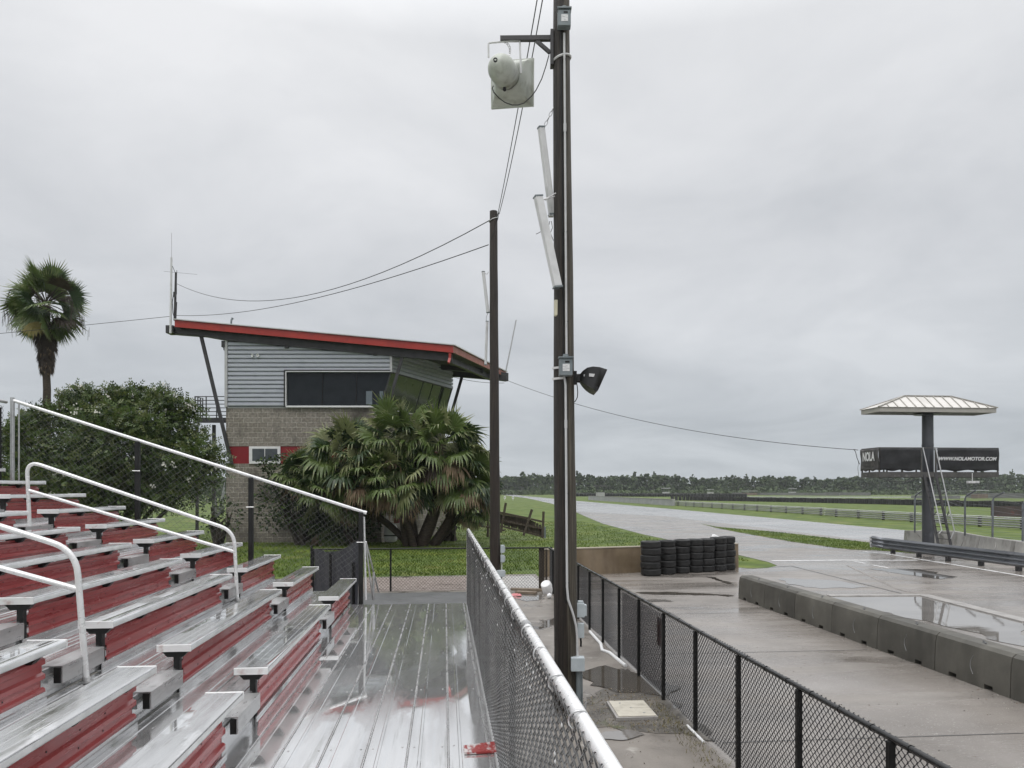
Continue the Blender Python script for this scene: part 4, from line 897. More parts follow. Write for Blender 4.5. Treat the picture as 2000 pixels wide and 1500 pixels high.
# white plastic sheet sticking up behind the tyres
b = MB(); base = PD(1391, 1108, 27.0); base.z = 0; n = 8; V = []
for i in range(n+1):
    t = i/n; x = -.02+.36*t
    for z in (0, .95+.2*math.sin(min(1, t*3)*1.57)-.2*t): V.append(base+RV*x+FV*(.12*math.sin(t*3))+UV*z)
b.add(V, [(2*i, 2*i+2, 2*i+3, 2*i+1) for i in range(n)]); o = b.build('plastic_sheet', 'white_plastic', smooth=60, base=base); sm = o.modifiers.new('thickness', 'SOLIDIFY'); sm.thickness = .03
tag(o, 'curved white plastic sheet standing behind the tyre stacks', 'sheet')

# ================================================================== RIGHT SIDE GUARDRAIL
XG = 18.85
gr_ = thing('guardrail', 'grey triple wave steel guardrail at the right edge of the lane', 'guardrail', (XG, 25, 0))
def wave(z0, z1, nw, dep):                       # corrugated rail profile, (x offset, z)
    o = []; n = nw*8
    for i in range(n+1): o.append((-dep*.5*(1-math.cos(2*math.pi*nw*i/n)), z0+(z1-z0)*i/n))
    return o
YG1 = 30.15
b = MB(); pr = wave(.17, .64, 3, .075); b.strip([(x, 0, z) for x, z in pr], (XG, 12, 0), (XG, YG1, 0)); b.strip([(x, 0, z) for x, z in pr], (XG, YG1, 0), (XG+.0, YG1+.9, .03))
o = b.build('rail', 'armco', gr_, smooth=50); sm = o.modifiers.new('thickness', 'SOLIDIFY'); sm.thickness = .006; sm.offset = 0
b = MB(); b.lathe([(.0, .0), (.07, .0), (.09, .25), (.09, .47), (0, .48)], (XG+.02, YG1+.95, .17), n=12); b.build('terminal', 'white_panel', gr_, smooth=40)
for y in list(np.arange(14.2, YG1+.6, 1.72)):
    b = MB(); b.box((XG+.03, y-.07, 0), (XG+.18, y+.07, .60)); b.box((XG+.002, y-.06, .2), (XG+.03, y+.06, .56)); b.build('post', 'steel_dark', gr_, smooth=0, bevel=.006)
# ------------------------------------------------------------------ jersey barriers behind it
def jersey(p, q, label):
    p, q = Vector((p[0], p[1], 0)), Vector((q[0], q[1], 0)); dv = (q-p).normalized(); nv = dv.cross(UV)
    t = thing('jersey_barrier', label, 'concrete barrier', (p+q)/2, 'jersey barriers behind the guardrail')
    prof = [(-.30, 0), (-.30, .08), (-.16, .33), (-.085, .80), (-.07, .82), (.07, .82), (.085, .80), (.16, .33), (.30, .08), (.30, 0)]
    b = MB(); b.prism([p+dv*.01+nv*x+UV*z for x, z in prof], dv*((q-p).length-.02)); b.build('body', 'jersey_pale', t, smooth=25)
    b = MB(); c = (p+q)/2
    for s in (-1, 1):
        b.tube([c+nv*s*(.315-.23*min(1, z))+dv*.14*math.sin(z*3.5)+UV*(.1+.62*z) for z in np.linspace(0, 1, 9)], .012, 5)
    b.build('lifting_mark', 'lip', t, smooth=60)
    return t
jp = [PD(1768, 1075, 34.2), PD(1812, 1075, 34.2), PD(1862, 1075, 34.0), PD(1918, 1090, 30.2), PD(1988, 1098, 27.2), PD(2080, 1098, 24.2)]
jl = ['leftmost short barrier behind the platform column', 'barrier behind the ladder foot', 'barrier where the row bends toward the lane', 'barrier right of the bend in the row', 'barrier at the right picture edge']
for i in range(5): jersey(jp[i], jp[i+1], 'grey sloped concrete '+jl[i])
# debris fence posts
dfp = thing('debris_fence', 'tall wire debris fence on curved steel posts behind the jersey barriers', 'fence', PD(1885, 1075, 31))
tops = []
for px, yb_, yt, tx, tyy in ((1787, 1036, 973, 1801, 958.5), (1847, 1010, 965, 1852, 958), (1885, 1042, 975, 1906, 957.5), (1939, 1052, 978, 1961, 961.5), (1998, 1058, 988, 2022, 968)):
    d = 33.5 if px < 1870 else (31.6 if px < 1900 else 29.3 if px < 1950 else 26.9)
    b = MB(); p0_ = PD(px-.5, yb_+4, d); p1_ = PD(px, yt, d); p2_ = PD(px+2, yt-6, d); p3_ = PD(tx, tyy, d-.4)
    b.tube([p0_, p1_, p2_, p3_], .038 if px != 1847 else .02, 8); b.build('post', 'armco', dfp, smooth=60); tops.append((p0_, p1_, p2_, p3_))
b = MB()
for (a_, c_) in zip(tops, tops[1:]):
    for i in range(3):
        for f in np.linspace(0, 1, 9 if i == 0 else 4):
            b.tube([a_[i].lerp(a_[i+1], f), c_[i].lerp(c_[i+1], f)], .004, 3, cap=False)
b.build('wire_strands', 'armco', dfp, smooth=0)

# ================================================================== PLATFORM TOWER
pt_ = thing('platform_tower', 'elevated flag platform with pale hip roof on one dark column', 'observation platform', PD(1813, 1083, 30.9))
YP0, YP1, YC = 28.55, 29.85, 29.2
cb = PY(1813, 1075, YC); ct = PY(1812, 806, YC)
b = MB(); b.tube([(cb.x, YC, 0), (cb.x-.03, YC, ct.z+.05)], [.235, .215], 20); b.build('column', 'column', pt_, smooth=60)
b = MB(); b.tube([(cb.x-.025, YC, PY(1813, 872, YC).z), (cb.x-.025, YC, PY(1813, 868, YC).z)], .228, 20); b.lathe([(.0, 0), (.22, 0), (.55, .03), (.22, .05), (0, .05)], (cb.x-.03, YC, ct.z-.12), n=10); b.build('collar', 'column', pt_, smooth=40)
fl, fr = PY(1717, 796, YP0), PY(1946, 793.5, YP0); zt = fl.z+.03; zb = zt-.19
xl, xr = fl.x, fr.x
roof = MB(); ov = .04; rz = PY(1810, 774, YC).z
x2l, x2r = PY(1766, 774, YC).x, PY(1857, 774, YC).x
c4 = [(xl-ov, YP0-ov, zt), (xr+ov, YP0-ov, zt), (xr+ov, YP1+ov, zt), (xl-ov, YP1+ov, zt)]
roof.add(c4+[(x2l, YC, rz), (x2r, YC, rz)], [(0, 1, 5, 4), (1, 2, 5), (2, 3, 4, 5), (3, 0, 4), (3, 2, 1, 0)])
rfo = roof.build('roof', 'roof_pale', pt_, smooth=0)
b = MB()
nrib = 13
for i in range(nrib+1):
    x = xl+(xr-xl)*i/nrib
    if x < x2l: f = (x-xl)/(x2l-xl)
    elif x > x2r: f = (xr-x)/(xr-x2r)
    else: f = 1
    if f < .06: continue
    for s, ye in ((1, YP0-ov), (-1, YP1+ov)):
        p = Vector((x, ye, zt+.012)); q_ = Vector((x, ye+(YC-ye)*f, zt+(rz-zt)*f+.012)); b.bar(p, q_, .03, .045)
for p, q_ in ((c4[0], (x2l, YC, rz)), (c4[1], (x2r, YC, rz)), (c4[2], (x2r, YC, rz)), (c4[3], (x2l, YC, rz)), ((x2l, YC, rz), (x2r, YC, rz))):
    b.bar(Vector(p)+UV*.015, Vector(q_)+UV*.015, .09, .04)
b.build('roof_seam', 'fascia_pale', rfo, smooth=0)
b = MB(); b.box((xl, YP0, zb), (xr, YP0+.04, zt-.003)); b.box((xl, YP1-.04, zb), (xr, YP1, zt-.003)); b.box((xl, YP0+.041, zb), (xl+.04, YP1-.041, zt-.003)); b.box((xr-.04, YP0+.041, zb), (xr, YP1-.041, zt-.003)); b.build('fascia', 'fascia_pale', pt_, smooth=0)
b = MB(); b.box((xl+.041, YP0+.041, zb+.02), (xr-.041, YP1-.041, zb+.04)); b.build('soffit', 'soffit', pt_, smooth=0)
# floor frame and banners
fx0, fx1 = PY(1717, 926, YP0).x, PY(1951, 926, YP0).x; zf0 = PY(1717, 932, YP0).z; zf1 = PY(1717, 921.5, YP0).z
fx0_l = fx0
b = MB(); b.box((fx0, YP0, zf0), (fx1, YP0+.08, zf1)); b.box((fx0, YP1-.08, zf0), (fx1, YP1, zf1)); b.box((fx0, YP0+.081, zf0), (fx0+.08, YP1-.081, zf1)); b.box((fx1-.08, YP0+.081, zf0), (fx1, YP1-.081, zf1))
b.box((fx0+.081, YP0+.081, zf1-.04), (fx1-.081, YP1-.081, zf1-.005)); b.build('floor_frame', 'rust', pt_, smooth=0)
zr1 = PY(1717, 875, YP0).z
def slot(px): return PY(px, 900, YP0).x
for x in [fx0+.03, slot(1733), slot(1762), slot(1800), slot(1828), slot(1868), slot(1905), fx1-.03]:
    for y in (YP0+.03, YP1-.03):
        b = MB(); b.box((x-.025, y-.025, zf1-.002), (x+.025, y+.025, zr1)); b.build('rail_post', 'rust', pt_, smooth=0)
b = MB()
for y in (YP0+.03, YP1-.03): b.box((fx0, y-.02, zr1), (fx1, y+.02, zr1+.035))
b.box((fx0+.01, YP0+.055, zr1), (fx0+.05, YP1-.055, zr1+.035)); b.box((fx1-.05, YP0+.055, zr1), (fx1-.01, YP1-.055, zr1+.035)); b.build('guard_rail', 'rust', pt_, smooth=0)
def banner(name, p00, dx_, dz_, nrm, m, label=None):
    t = thing(name, label, 'banner', p00); b = MB(); n, k = 24, 10; V = []
    for i in range(n+1):
        for j in range(k+1):
            s, tt = i/n, j/k
            edge = .03*math.sin(s*math.pi*5)*(1 if j == 0 else 0)
            V.append(Vector(p00)+Vector(dx_)*s+Vector(dz_)*tt+Vector(nrm)*(.012*math.sin(s*14+tt*5)+.010*math.sin(s*5-tt*9))+UV*edge)
    b.add(V, [(i*(k+1)+j, (i+1)*(k+1)+j, (i+1)*(k+1)+j+1, i*(k+1)+j+1) for i in range(n) for j in range(k)])
    o = b.build('sheet', m, t, smooth=180); sm = o.modifiers.new('thickness', 'SOLIDIFY'); sm.thickness = .004
    return t
def text(s, size, m, parent, origin, ex, ez, width=None, shear=0., name='lettering', bold=.0):
    cu = bpy.data.curves.new(name, 'FONT'); cu.body = s; cu.size = size; cu.shear = shear; cu.offset = bold; cu.extrude = .001
    to = bpy.data.objects.new(name+'_src', cu); COL.objects.link(to); bpy.context.view_layer.update()
    dg = bpy.context.evaluated_depsgraph_get(); me = bpy.data.meshes.new_from_object(to.evaluated_get(dg)); bpy.data.objects.remove(to)
    xs_ = [v.co.x for v in me.vertices]; ys2 = [v.co.y for v in me.vertices]; sx_ = (width/(max(xs_)-min(xs_))) if width else 1.; x0 = min(xs_)
    off = root_of(parent); ex, ez = Vector(ex).normalized(), Vector(ez).normalized(); nn = ex.cross(ez)
    for v in me.vertices:
        c = Vector(origin)+ex*((v.co.x-x0)*sx_)+ez*(v.co.y-min(ys2))+nn*v.co.z; v.co = c-off
    me.materials.clear(); me.materials.append(MT[m]); me.update(); o = bpy.data.objects.new(name, me); COL.objects.link(o); o.parent = parent
    return o
zbb, zbt = PY(1760, 919, YP0).z, PY(1760, 875.5, YP0).z
x0, x1 = slot(1718), slot(1797.5); banner('banner', (x0, YP0-.03, zbb), (x1-x0, 0, 0), (0, 0, zbt-zbb), (0, 1, 0), 'banner', 'plain black banner on the platform railing left of the column')
x0, x1 = slot(1829.5), slot(1950); bw = banner('banner', (x0, YP0-.03, zbb), (x1-x0, 0, 0), (0, 0, zbt-zbb), (0, 1, 0), 'banner', 'black banner with white web address right of the platform column')
xa = slot(1831.5); text('WWW.NOLAMOTOR.COM', .20, 'letter', bw, (xa, YP0-.062, PY(1850, 899.5, YP0).z), (1, 0, 0), (0, 0, 1), slot(1944.5)-xa, .22, bold=.006)
sbn = banner('banner', (fx0-.03, YP1, zbb), (0, YP0-YP1, 0), (0, 0, zbt-zbb), (1, 0, 0), 'banner_grey', 'faded banner with big white letters on the left end of the platform')
text('NOLA', .50, 'letter', sbn, (fx0-.062, YP1-.22, zbb+.40), (0, -1, 0), (0, 0, 1), .86, 0, bold=.018)
text('MOTORSPORTS', .12, 'rust', sbn, (fx0-.062, YP1-.22, zbb+.20), (0, -1, 0), (0, 0, 1), .86, 0, bold=.004)
b = MB(); b.box((fx0-.066, YP0+.22, zbb+.355), (fx0-.062, YP1-.22, zbb+.37)); b.box((fx0-.066, YP0+.2, zbb+.07), (fx0-.062, YP1-.25, zbb+.13)); b.build('underline', 'rust', sbn, smooth=0)
# stair ladder with handrails
ld = thing('ladder', 'steep steel ladder with pale handrails leaning on the platform', 'ladder', PD(1850, 1080, 29.5))
dl = 28.9
def lp(px, py, t): return PD(px, py, dl+.9*t*0+.5-.9*t)
sl0, sl1 = lp(1805, 926, 0), lp(1835, 1075, 1); sr0, sr1 = lp(1827, 924, 0), lp(1860, 1078, 1)
for p, q_ in ((sl0, sl1), (sr0, sr1)): b = MB(); b.bar(p, q_, .03, .10, up=RV); b.build('stringer', 'steel_dark', ld, smooth=0)
b = MB()
for i in range(1, 13): b.bar(sl0.lerp(sl1, i/13), sr0.lerp(sr1, i/13), .09, .025)
b.build('rung', 'steel_dark', ld, smooth=0)
for p, m_, q_ in ((lp(1802.5, 874, 0), lp(1839.5, 1036, 1), lp(1834, 1042, 1)), (lp(1827.5, 875, 0), lp(1864, 1036, 1), lp(1857, 1052, 1))):
    b = MB(); b.tube([p, m_, q_], .022, 8); b.build('handrail', 'galv', ld, smooth=60)
for (pa, pb) in (((1823, 1007), (1829, 1000)), ((1850, 1007), (1853, 999)), ((1840, 965), (1850, 958))):
    b = MB(); b.bar(lp(*pa, .5), lp(*pb, .5), .03, .03); b.build('rail_bracket', 'steel_dark', ld, smooth=0)
# hanging lamp, loose cables
lm = thing('hanging_lamp', 'pale strip lamp hanging under the right end of the platform', 'lamp', PD(1900, 942, 29.5))
b = MB(); b.obox(PD(1900, 941.7, 29.5), RV*.225, FV*.07, UV*.045); b.build('housing', 'white_panel', lm, smooth=0, bevel=.01)
b = MB(); b.tube([PD(1899, 924, 29.5), PD(1899, 939.5, 29.5)], .014, 6); b.build('rod', 'white_panel', lm)
b = MB(); b.tube([PD(1676, 879, 29.6), PD(1672, 878.5, 29.7), PD(1667, 877.5, 29.8)], .013, 5); b.tube([PD(1668, 878, 29.7), PD(1671, 883, 29.6), PD(1674, 895, 29.6), PD(1679, 907, 29.6)], .014, 5); b.tube([PD(1677, 900, 29.6), PD(1675.5, 915, 29.6), PD(1677, 930, 29.6)], .008, 5)
b.tube([PD(1716, 933, 29.5), PD(1740, 940, 29.5), PD(1770, 941, 29.5), PD(1784, 938, 29.5)], .016, 5); b.tube([PD(1786, 933, 29.5), PD(1782, 945, 29.5), PD(1784, 957, 29.5), PD(1790, 959, 29.5), PD(1797, 950, 29.5), PD(1803, 937, 29.5)], .016, 5)
tag(b.build('loose_cable', 'cable', smooth=60, base=PD(1680, 900, 29.6)), 'loose black cable looping under and beside the flag platform', 'cable')

# ================================================================== FAR TRACKSIDE
def far_rail(name, label, X, y0, y1, ht, nrail, m, z0=.08, step=4.):
    t = thing(name, label, 'guardrail', (X, (y0+y1)/2, 0)); b = MB(); h = (ht-z0)/nrail
    for i in range(nrail):
        pr = wave(z0+i*h, z0+(i+.70)*h, 1, .14); b.strip([(x, 0, z) for x, z in pr], (X, y0, 0), (X, y1, 0))
    b.build('rail', m, t, smooth=50); b = MB(); b.box((X-.06, y0, ht-.01), (X+.22, y1, ht+.03)); b.build('top_edge', 'rail', t, smooth=0)
    for y in np.arange(y0+1, y1, step): b = MB(); b.box((X+.03, y-.09, 0), (X+.2, y+.09, ht-.02)); b.build('post', 'steel_dark', t, smooth=0)
    return t
far_rail('guardrail', 'long stacked steel guardrail across the track right of the platform tower', 39.2, 30, 73, .78, 4, 'armco_far')
far_rail('guardrail', 'stacked steel guardrail along the far track edge left of the platform tower', 39.7, 74, 126, .80, 4, 'armco_far')
wg = thing('barrier_wall', 'pale grey barrier wall along the distant straight near the large hut', 'wall', (38.6, 160, 0))
b = MB(); b.prism([(38.6, 122, 0), (39.0, 122, 0), (38.95, 122, 1.08), (38.65, 122, 1.08)], (0, 74, 0)); b.build('body', 'armco_far', wg, smooth=0)
b = MB(); b.box((38.55, 122.2, 1.082), (39.05, 195.8, 1.14)); b.build('coping', 'jersey_pale', wg, smooth=0)
# distant row of tyre stacks: one thing each
import itertools
A0, A1 = PD(1313, 977.5, 190), PD(2010, 993.2, 107.5)
tpts = []
for i in range(96):
    t = i/95
    px = 1313+(2012-1313)*t; py = 977.3+ (993.4-977.3)*(t**1.35)
    d = 3888/(py-HY); tpts.append(PD(px, py, d))
b = MB(); 
for lv in range(4):
    z = lv*.23; b.lathe([(.30, z+.02), (.40, z), (.43, z+.05), (.43, z+.18), (.40, z+.23), (.30, z+.21)], (0, 0, 0), n=12)
ts0 = None
# evenly spaced along the curve
acc = [0]
for p, q_ in zip(tpts, tpts[1:]): acc.append(acc[-1]+(q_-p).length)
ns = 92
for i in range(ns):
    s = acc[-1]*i/(ns-1); j = max(k for k in range(len(acc)) if acc[k] <= s+1e-6); j = min(j, len(tpts)-2); f = (s-acc[j])/(acc[j+1]-acc[j]); p = tpts[j].lerp(tpts[j+1], f)
    if ts0 is None: ts0 = b.build('tyre_stack', 'rubber_far', smooth=40); o = ts0
    else: o = ts0.copy(); COL.objects.link(o)
    o.location = (p.x, p.y, 0); sc_ = random.uniform(.95, 1.08); o.scale = (sc_, sc_, random.uniform(.95, 1.08)*1.08); o.rotation_euler = (0, 0, random.uniform(0, 6))
    tag(o, 'black tyre stack in the long row on the grass beyond the far guardrail', 'tyre stack', 'far row of tyre stacks')
b = MB(); nst = 0
p0_, p1_ = PD(1125, 969.5, 310), PD(1452, 970.5, 288)
for i in range(60): 
    p = p0_.lerp(p1_, i/59)+Vector((0, 3*math.sin(i*.2), 0))
    b.lathe([(.5, 0), (.62, .15), (.62, 1.2), (.5, 1.35), (0, 1.35)], (p.x, p.y, 0), n=8)
for p, q_ in zip([p0_.lerp(p1_, i/20)+Vector((0, 3*math.sin(i*.6)+.6, 0)) for i in range(21)], [p0_.lerp(p1_, i/20)+Vector((0, 3*math.sin(i*.6)+.6, 0)) for i in range(1, 21)]): b.bar((p.x, p.y, .6), (q_.x, q_.y, .6), .8, 1.2)
tag(b.build('tyre_wall', 'rubber_far', smooth=40, base=(p0_.x, p0_.y, 0)), 'low dark tyre wall in front of the distant woods', 'tyre wall')
fw = MB(); 
for pa, pb, h_ in (((1430, 966.5, 400), (1640, 968.5, 345), 1.3), ((1610, 967, 380), (1700, 968, 350), 1.5), ((1890, 972.5, 255), (2060, 975, 230), 1.6), ((1780, 974, 235), (1875, 975, 225), 1.0)):
    p, q_ = PD(*pa), PD(*pb); fw.bar((p.x, p.y, h_/2), (q_.x, q_.y, h_/2), .5, h_)
tag(fw.build('barrier_wall', mat('far_wall', [g3(.12), g3(.2)], .2, (.5, .7)), smooth=0, base=PD(1640, 968, 345)), 'thin grey walls lining the distant far road', 'wall')
# pale banner wall on the right behind the guardrail
b = MB(); p, q_ = PD(1935, 1012, 75), PD(2060, 1013, 72); b.bar((p.x, p.y, .55), (q_.x, q_.y, .55), .12, 1.05)
tag(b.build('trackside_board', mat('grimy_board', [(.05, .04, .04), (.1, .07, .07)], 1.2, (.5, .7), stain=((.2, .06, .05), 1.5, .58, .68)), smooth=0, base=p), 'grimy dark trackside board behind the guardrail on the right', 'board')
def hut(label, px0, px1, pyb, pyt, d, bw_=.62, dark=True, canvas=False):
    k = d/F; c = PD((px0+px1)/2, pyb, d); c.z = 0; Wd = (px1-px0)*k; Ht = H+(HY-pyt)*k; t = thing('marshal_hut', label, 'hut', c)
    b = MB(); bh = Ht*.52; hw_ = Wd*bw_/2
    b.obox(c+UV*bh/2, RV*hw_, FV*hw_, UV*bh/2); b.build('body', 'canvas' if canvas else 'hut', t, smooth=0)
    for sx_ in (-1, 1):
        for sy_ in (-1, 1): b = MB(); b.bar(c+RV*hw_*.92*sx_+FV*hw_*.92*sy_+UV*bh, c+RV*hw_*.92*sx_+FV*hw_*.92*sy_+UV*(Ht-.25), .12, .12); b.build('post', 'steel_dark', t, smooth=0)
    b = MB(); b.obox(c+UV*(Ht-.13), RV*Wd/2, FV*Wd/2, UV*.16); b.build('roof', 'hut_roof' if dark else 'hut', t, smooth=0)
    return t
hut('largest pale marshal hut with dark flat roof at the end of the barrier wall', 1161, 1184, 969, 948.5, 203, .68)
hut('small marshal hut with pale roof behind the dark tyre wall', 1293, 1308, 966.5, 953, 330, .8, False)
hut('faint marshal hut left of the tall pole in front of the woods', 1012, 1024, 964, 951.5, 420, .6)
hut('small plain pale hut near the middle of the wood edge', 1382, 1393, 966, 955.5, 400, .95, False)
hut('pale marshal hut with overhanging roof left of the flag platform', 1541, 1554, 967.5, 954, 380, .85, False)
hut('brown canvas shelter at the wood edge', 1452, 1476, 968, 958.5, 385, .95, False, True)
hut('dark shelter with dull canopy beyond the debris fence posts', 1902, 1924, 974, 957, 238, .9, False, True)
for lab, px, py in (('left of two small white square distance markers on the grass', 986, 974.5), ('right of two small white square distance markers on the grass', 1002, 976.5)):
    d = 190; c = PD(px, py, d); b = MB(); b.obox(Vector((c.x, c.y, .75)), RV*.26, FV*.04, UV*.30); b.obox(Vector((c.x, c.y, .22)), RV*.05, FV*.04, UV*.23); b.obox(Vector((c.x, c.y, .75))-FV*.045, RV*.08, FV*.004, UV*.12, 1)
    tag(b.build('marker_board', ['white_frame', 'black'], smooth=0, base=(c.x, c.y, 0)), lab, 'marker')
# broken timber fence on the lawn
tf = thing('timber_fence', 'broken leaning timber fence panel on the lawn beyond the dark pole', 'fence', G(1015, 1050))
dT = 39.5
def tp(zx, zy, dd=0.): return PD(940+zx*.2, 920+zy*.2, dT+dd)
for a_, c_ in (((240, 310), (190, 600)), ((495, 375), (412, 630)), ((608, 395), (598, 655))):
    b = MB(); p, q_ = tp(*a_), tp(*c_); b.bar(p, q_, .13, .13); b.build('post', 'wood', tf, smooth=0)
topL = [(150, 405), (240, 425), (470, 475), (600, 535)]
b = MB()
for i in range(34):
    t = i/33; x = 150+450*t; yt = 415+85*t+(35*max(0, t-.72)/.28) ; yb2 = 510+140*t-(0 if i % 5 else 14)
    if i in (22, 28, 30, 32): yt += random.uniform(20, 55)
    p, q_ = tp(x, yt, .12), tp(x+random.uniform(-3, 3), yb2-random.uniform(0, 18), .12); b.bar(p, q_, .13, .025, up=FV)
b.build('pickets', 'wood', tf, smooth=0)
b = MB(); b.bar(tp(90, 388), tp(455, 462), .05, .12); b.bar(tp(480, 468), tp(600, 495), .05, .1); b.bar(tp(180, 480), tp(595, 560), .05, .09); b.bar(tp(185, 535), tp(595, 640), .05, .09); b.build('rail', 'wood', tf, smooth=0)
b = MB(); b.bar(tp(620, 545, .1), tp(622, 655, .1), .22, .1); b.build('end_board', 'box_grey', tf, smooth=0)
rl = thing('rail_fence', 'simple two rail wooden fence behind the palm clump', 'fence', PD(925, 1030, 42))
b = MB(); b.tube([PD(880, 1004, 44), PD(985, 1022, 41)], .06, 6); b.build('rail', 'wood', rl); b = MB(); b.tube([PD(880, 1015, 44), PD(985, 1036, 41)], .06, 6); b.build('rail', 'wood', rl)
for px in (917, 953): b = MB(); b.tube([PD(px, 985, 42.3), PD(px, 1050, 42.3)], .08, 6); b.build('post', 'wood', rl)

# ================================================================== CONTROL TOWER
DT = 38.0; mt = DT/F
ctw = thing('control_tower', 'race control tower of grey block and corrugated cladding under a sloping red edged roof', 'control tower', CU(-10, DT+3, 0))
def f_(px, py, dd=0.): return PD(px, py, DT+dd) if dd == 0 else CU((px-1000)*mt, DT+dd, H+(HY-py)*mt)
SD = Vector((math.sin(R(22.5))*CA+math.cos(R(22.5))*SA, -math.sin(R(22.5))*SA+math.cos(R(22.5))*CA, 0))   # direction of the side wall
def facade_uv(p): 
    u = (p.x*CA-p.y*SA); v = (p.x*SA+p.y*CA-DT)
    return (u+v*1.08+.1, p.z)
def zz(py): return H+(HY-py)*mt
def wallbox(name, px0, px1, py0, py1, m, parent, dd=0., depth=8.2, uv=False):
    p = [f_(px0, py1, dd), f_(px1, py1, dd)]; b = MB()
    q_ = [p[0], p[1], p[1]+SD*depth, p[0]+SD*depth]
    b.hexa(q_+[x+UV*(zz(py0)-zz(py1)) for x in q_]); 
    if uv: b.uv = facade_uv
    return b.build(name, m, parent, smooth=0)
z0g = 0.0
pyg = HY+H/mt
wallbox('upper_wall', 441.5, 741, 797, 871.5, 'block', ctw, 0, 7.3, True)
wallbox('lower_wall', 441.5, 745, 905.5, pyg+3, 'block', ctw, 0, 7.6, True)
wallbox('colour_band', 448, 742, 871.5, 905.5, 'red_band', ctw, .03, 7.0)
b = MB(); b.hexa([f_(444, 797, .0), f_(742, 797, .0), f_(742, 797)+SD*7, f_(444, 797)+SD*7]+[x+UV*.04 for x in (f_(443, 797, .0), f_(742, 797, .0), f_(742, 797)+SD*7, f_(443, 797)+SD*7)]); b.build('floor_slab', 'white_frame', ctw, smooth=0)
# small low window in the band
w1 = MB(); w1.obox(f_(517.5, 889, -.02), RV*(30.5*mt), FV*.04, UV*(17*mt)); wo = w1.build('window', 'white_frame', ctw, smooth=0, bevel=.01)
b = MB(); b.obox(f_(518, 888.5, -.05), RV*(24.5*mt), FV*.015, UV*(12*mt)); b.build('pane', mat('grey_pane', [(.07, .08, .09), (.11, .12, .13)], 2, (.1, .2)), wo, smooth=0)
b = MB(); b.obox(f_(518, 888.5, -.066), RV*(.6*mt), FV*.004, UV*(12*mt)); b.build('mullion', 'white_frame', wo, smooth=0)
# corrugated cladding
def corr(b, p, q_, z0, z1, pitch, nrm, amp=.11):
    n = max(1, int(round((z1-z0)/pitch))); pr = []
    for i in range(n):
        zb_ = z0+(z1-z0)*i/n; s = (z1-z0)/n
        for f, o in ((0, 0), (.17, 0), (.185, .9), (.30, 1), (.86, 1), (.97, .6)): pr.append(Vector(nrm)*(amp*o)+UV*(zb_+s*f))
    pr.append(UV*z1)
    b.strip(pr, (p.x, p.y, 0), (q_.x, q_.y, 0))
b = MB(); N_ = -FV
corr(b, f_(446, 795), f_(559, 795), zz(794.5), zz(727), 8.75*mt, N_); corr(b, f_(446, 795), f_(762, 795), zz(727), zz(660), 8.75*mt, N_)
b.build('front_cladding', 'clad', ctw, smooth=20)
b = MB(); b.obox(f_(443.5, 728, -.06), RV*.07, FV*.11, UV*(67*mt)); b.build('corner_trim', 'clad_trim', ctw, smooth=0); b = MB(); b.obox(f_(764.5, 709, -.06), RV*.06, FV*.1, UV*(18.5*mt)); b.build('corner_trim', 'clad_trim', ctw, smooth=0)
# backing of the upper storey
tl = f_(762, 727); far = tl+SD*6.9; blf = f_(742, 795); bfar = blf+SD*6.9
b = MB(); p = [f_(446, 795, .1), f_(742, 795, .1), bfar+FV*.1, f_(446, 795)+SD*7]; t4 = [f_(446, 660, .1), f_(760, 660, .1), Vector((far.x-.1, far.y, zz(660))), f_(446, 660)+SD*7]
b.hexa(p+t4); b.build('upper_core', 'soffit', ctw, smooth=0)
# big front window with slanted right edge
b = MB(); q_ = [f_(560, 794.5, -.04), f_(742, 794.5, -.04), f_(762.5, 726.5, -.04), f_(560, 726.5, -.04)]
wf_ = MB(); 
for i, (s, e_) in enumerate(((0, 1), (2, 3), (3, 0))): wf_.bar(q_[s]-FV*.05, q_[e_]-FV*.05, .035 if i else .085, .16, up=FV)
wo = wf_.build('window', 'white_frame', ctw, smooth=0)
b.prism([x+FV*.05 for x in q_], FV*.03); b.build('pane', 'glass', wo, smooth=0)
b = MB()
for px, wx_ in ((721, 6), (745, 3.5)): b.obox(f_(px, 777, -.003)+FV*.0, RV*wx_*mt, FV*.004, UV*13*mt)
b.build('painted_pane_light', mat('painted_pale_light', [(.10, .125, .14), (.14, .17, .185)], 2, (.1, .2)), wo, smooth=0)  # flush pale panels paint the light seen in the opaque pane
b = MB()
for px in (629, 695): b.bar(f_(px, 794, -.0), f_(px+2, 727, -.0), .03, .04, up=FV)
b.build('mullion', 'black', wo, smooth=0)
b = MB(); b.bar(f_(557, 795, -.1), f_(557, 724, -.1), .06, .12, up=FV); b.bar(f_(557, 724, -.1), f_(764, 724, -.1), .05, .12, up=FV); b.build('casing', 'steel_dark', wo, smooth=0)
# side: cladding band, canted glass
b = MB(); nS = SD.cross(UV).normalized()
if nS.dot(RV) < 0: nS = -nS
corr(b, tl, far, zz(727)-.02, zz(672), 8.4*mt, nS); b.build('side_cladding', 'clad', ctw, smooth=20)
b = MB(); b.prism([tl+SD*.05, far, bfar, blf+SD*.05], nS*.03); sg_ = b.build('canted_window', 'glass_mirror', ctw, smooth=0)
b = MB(); b.bar(blf+nS*.04, tl+nS*.04, .06, .06); b.bar(bfar+nS*.02, far+nS*.02, .08, .08); b.bar(tl+nS*.05, far+nS*.05, .06, .07)
for t in (.5, .66, .82): b.bar((blf.lerp(bfar, t))+nS*.04, tl.lerp(far, t)+nS*.04, .03, .03)
b.build('mullion', 'steel_dark', sg_, smooth=0)
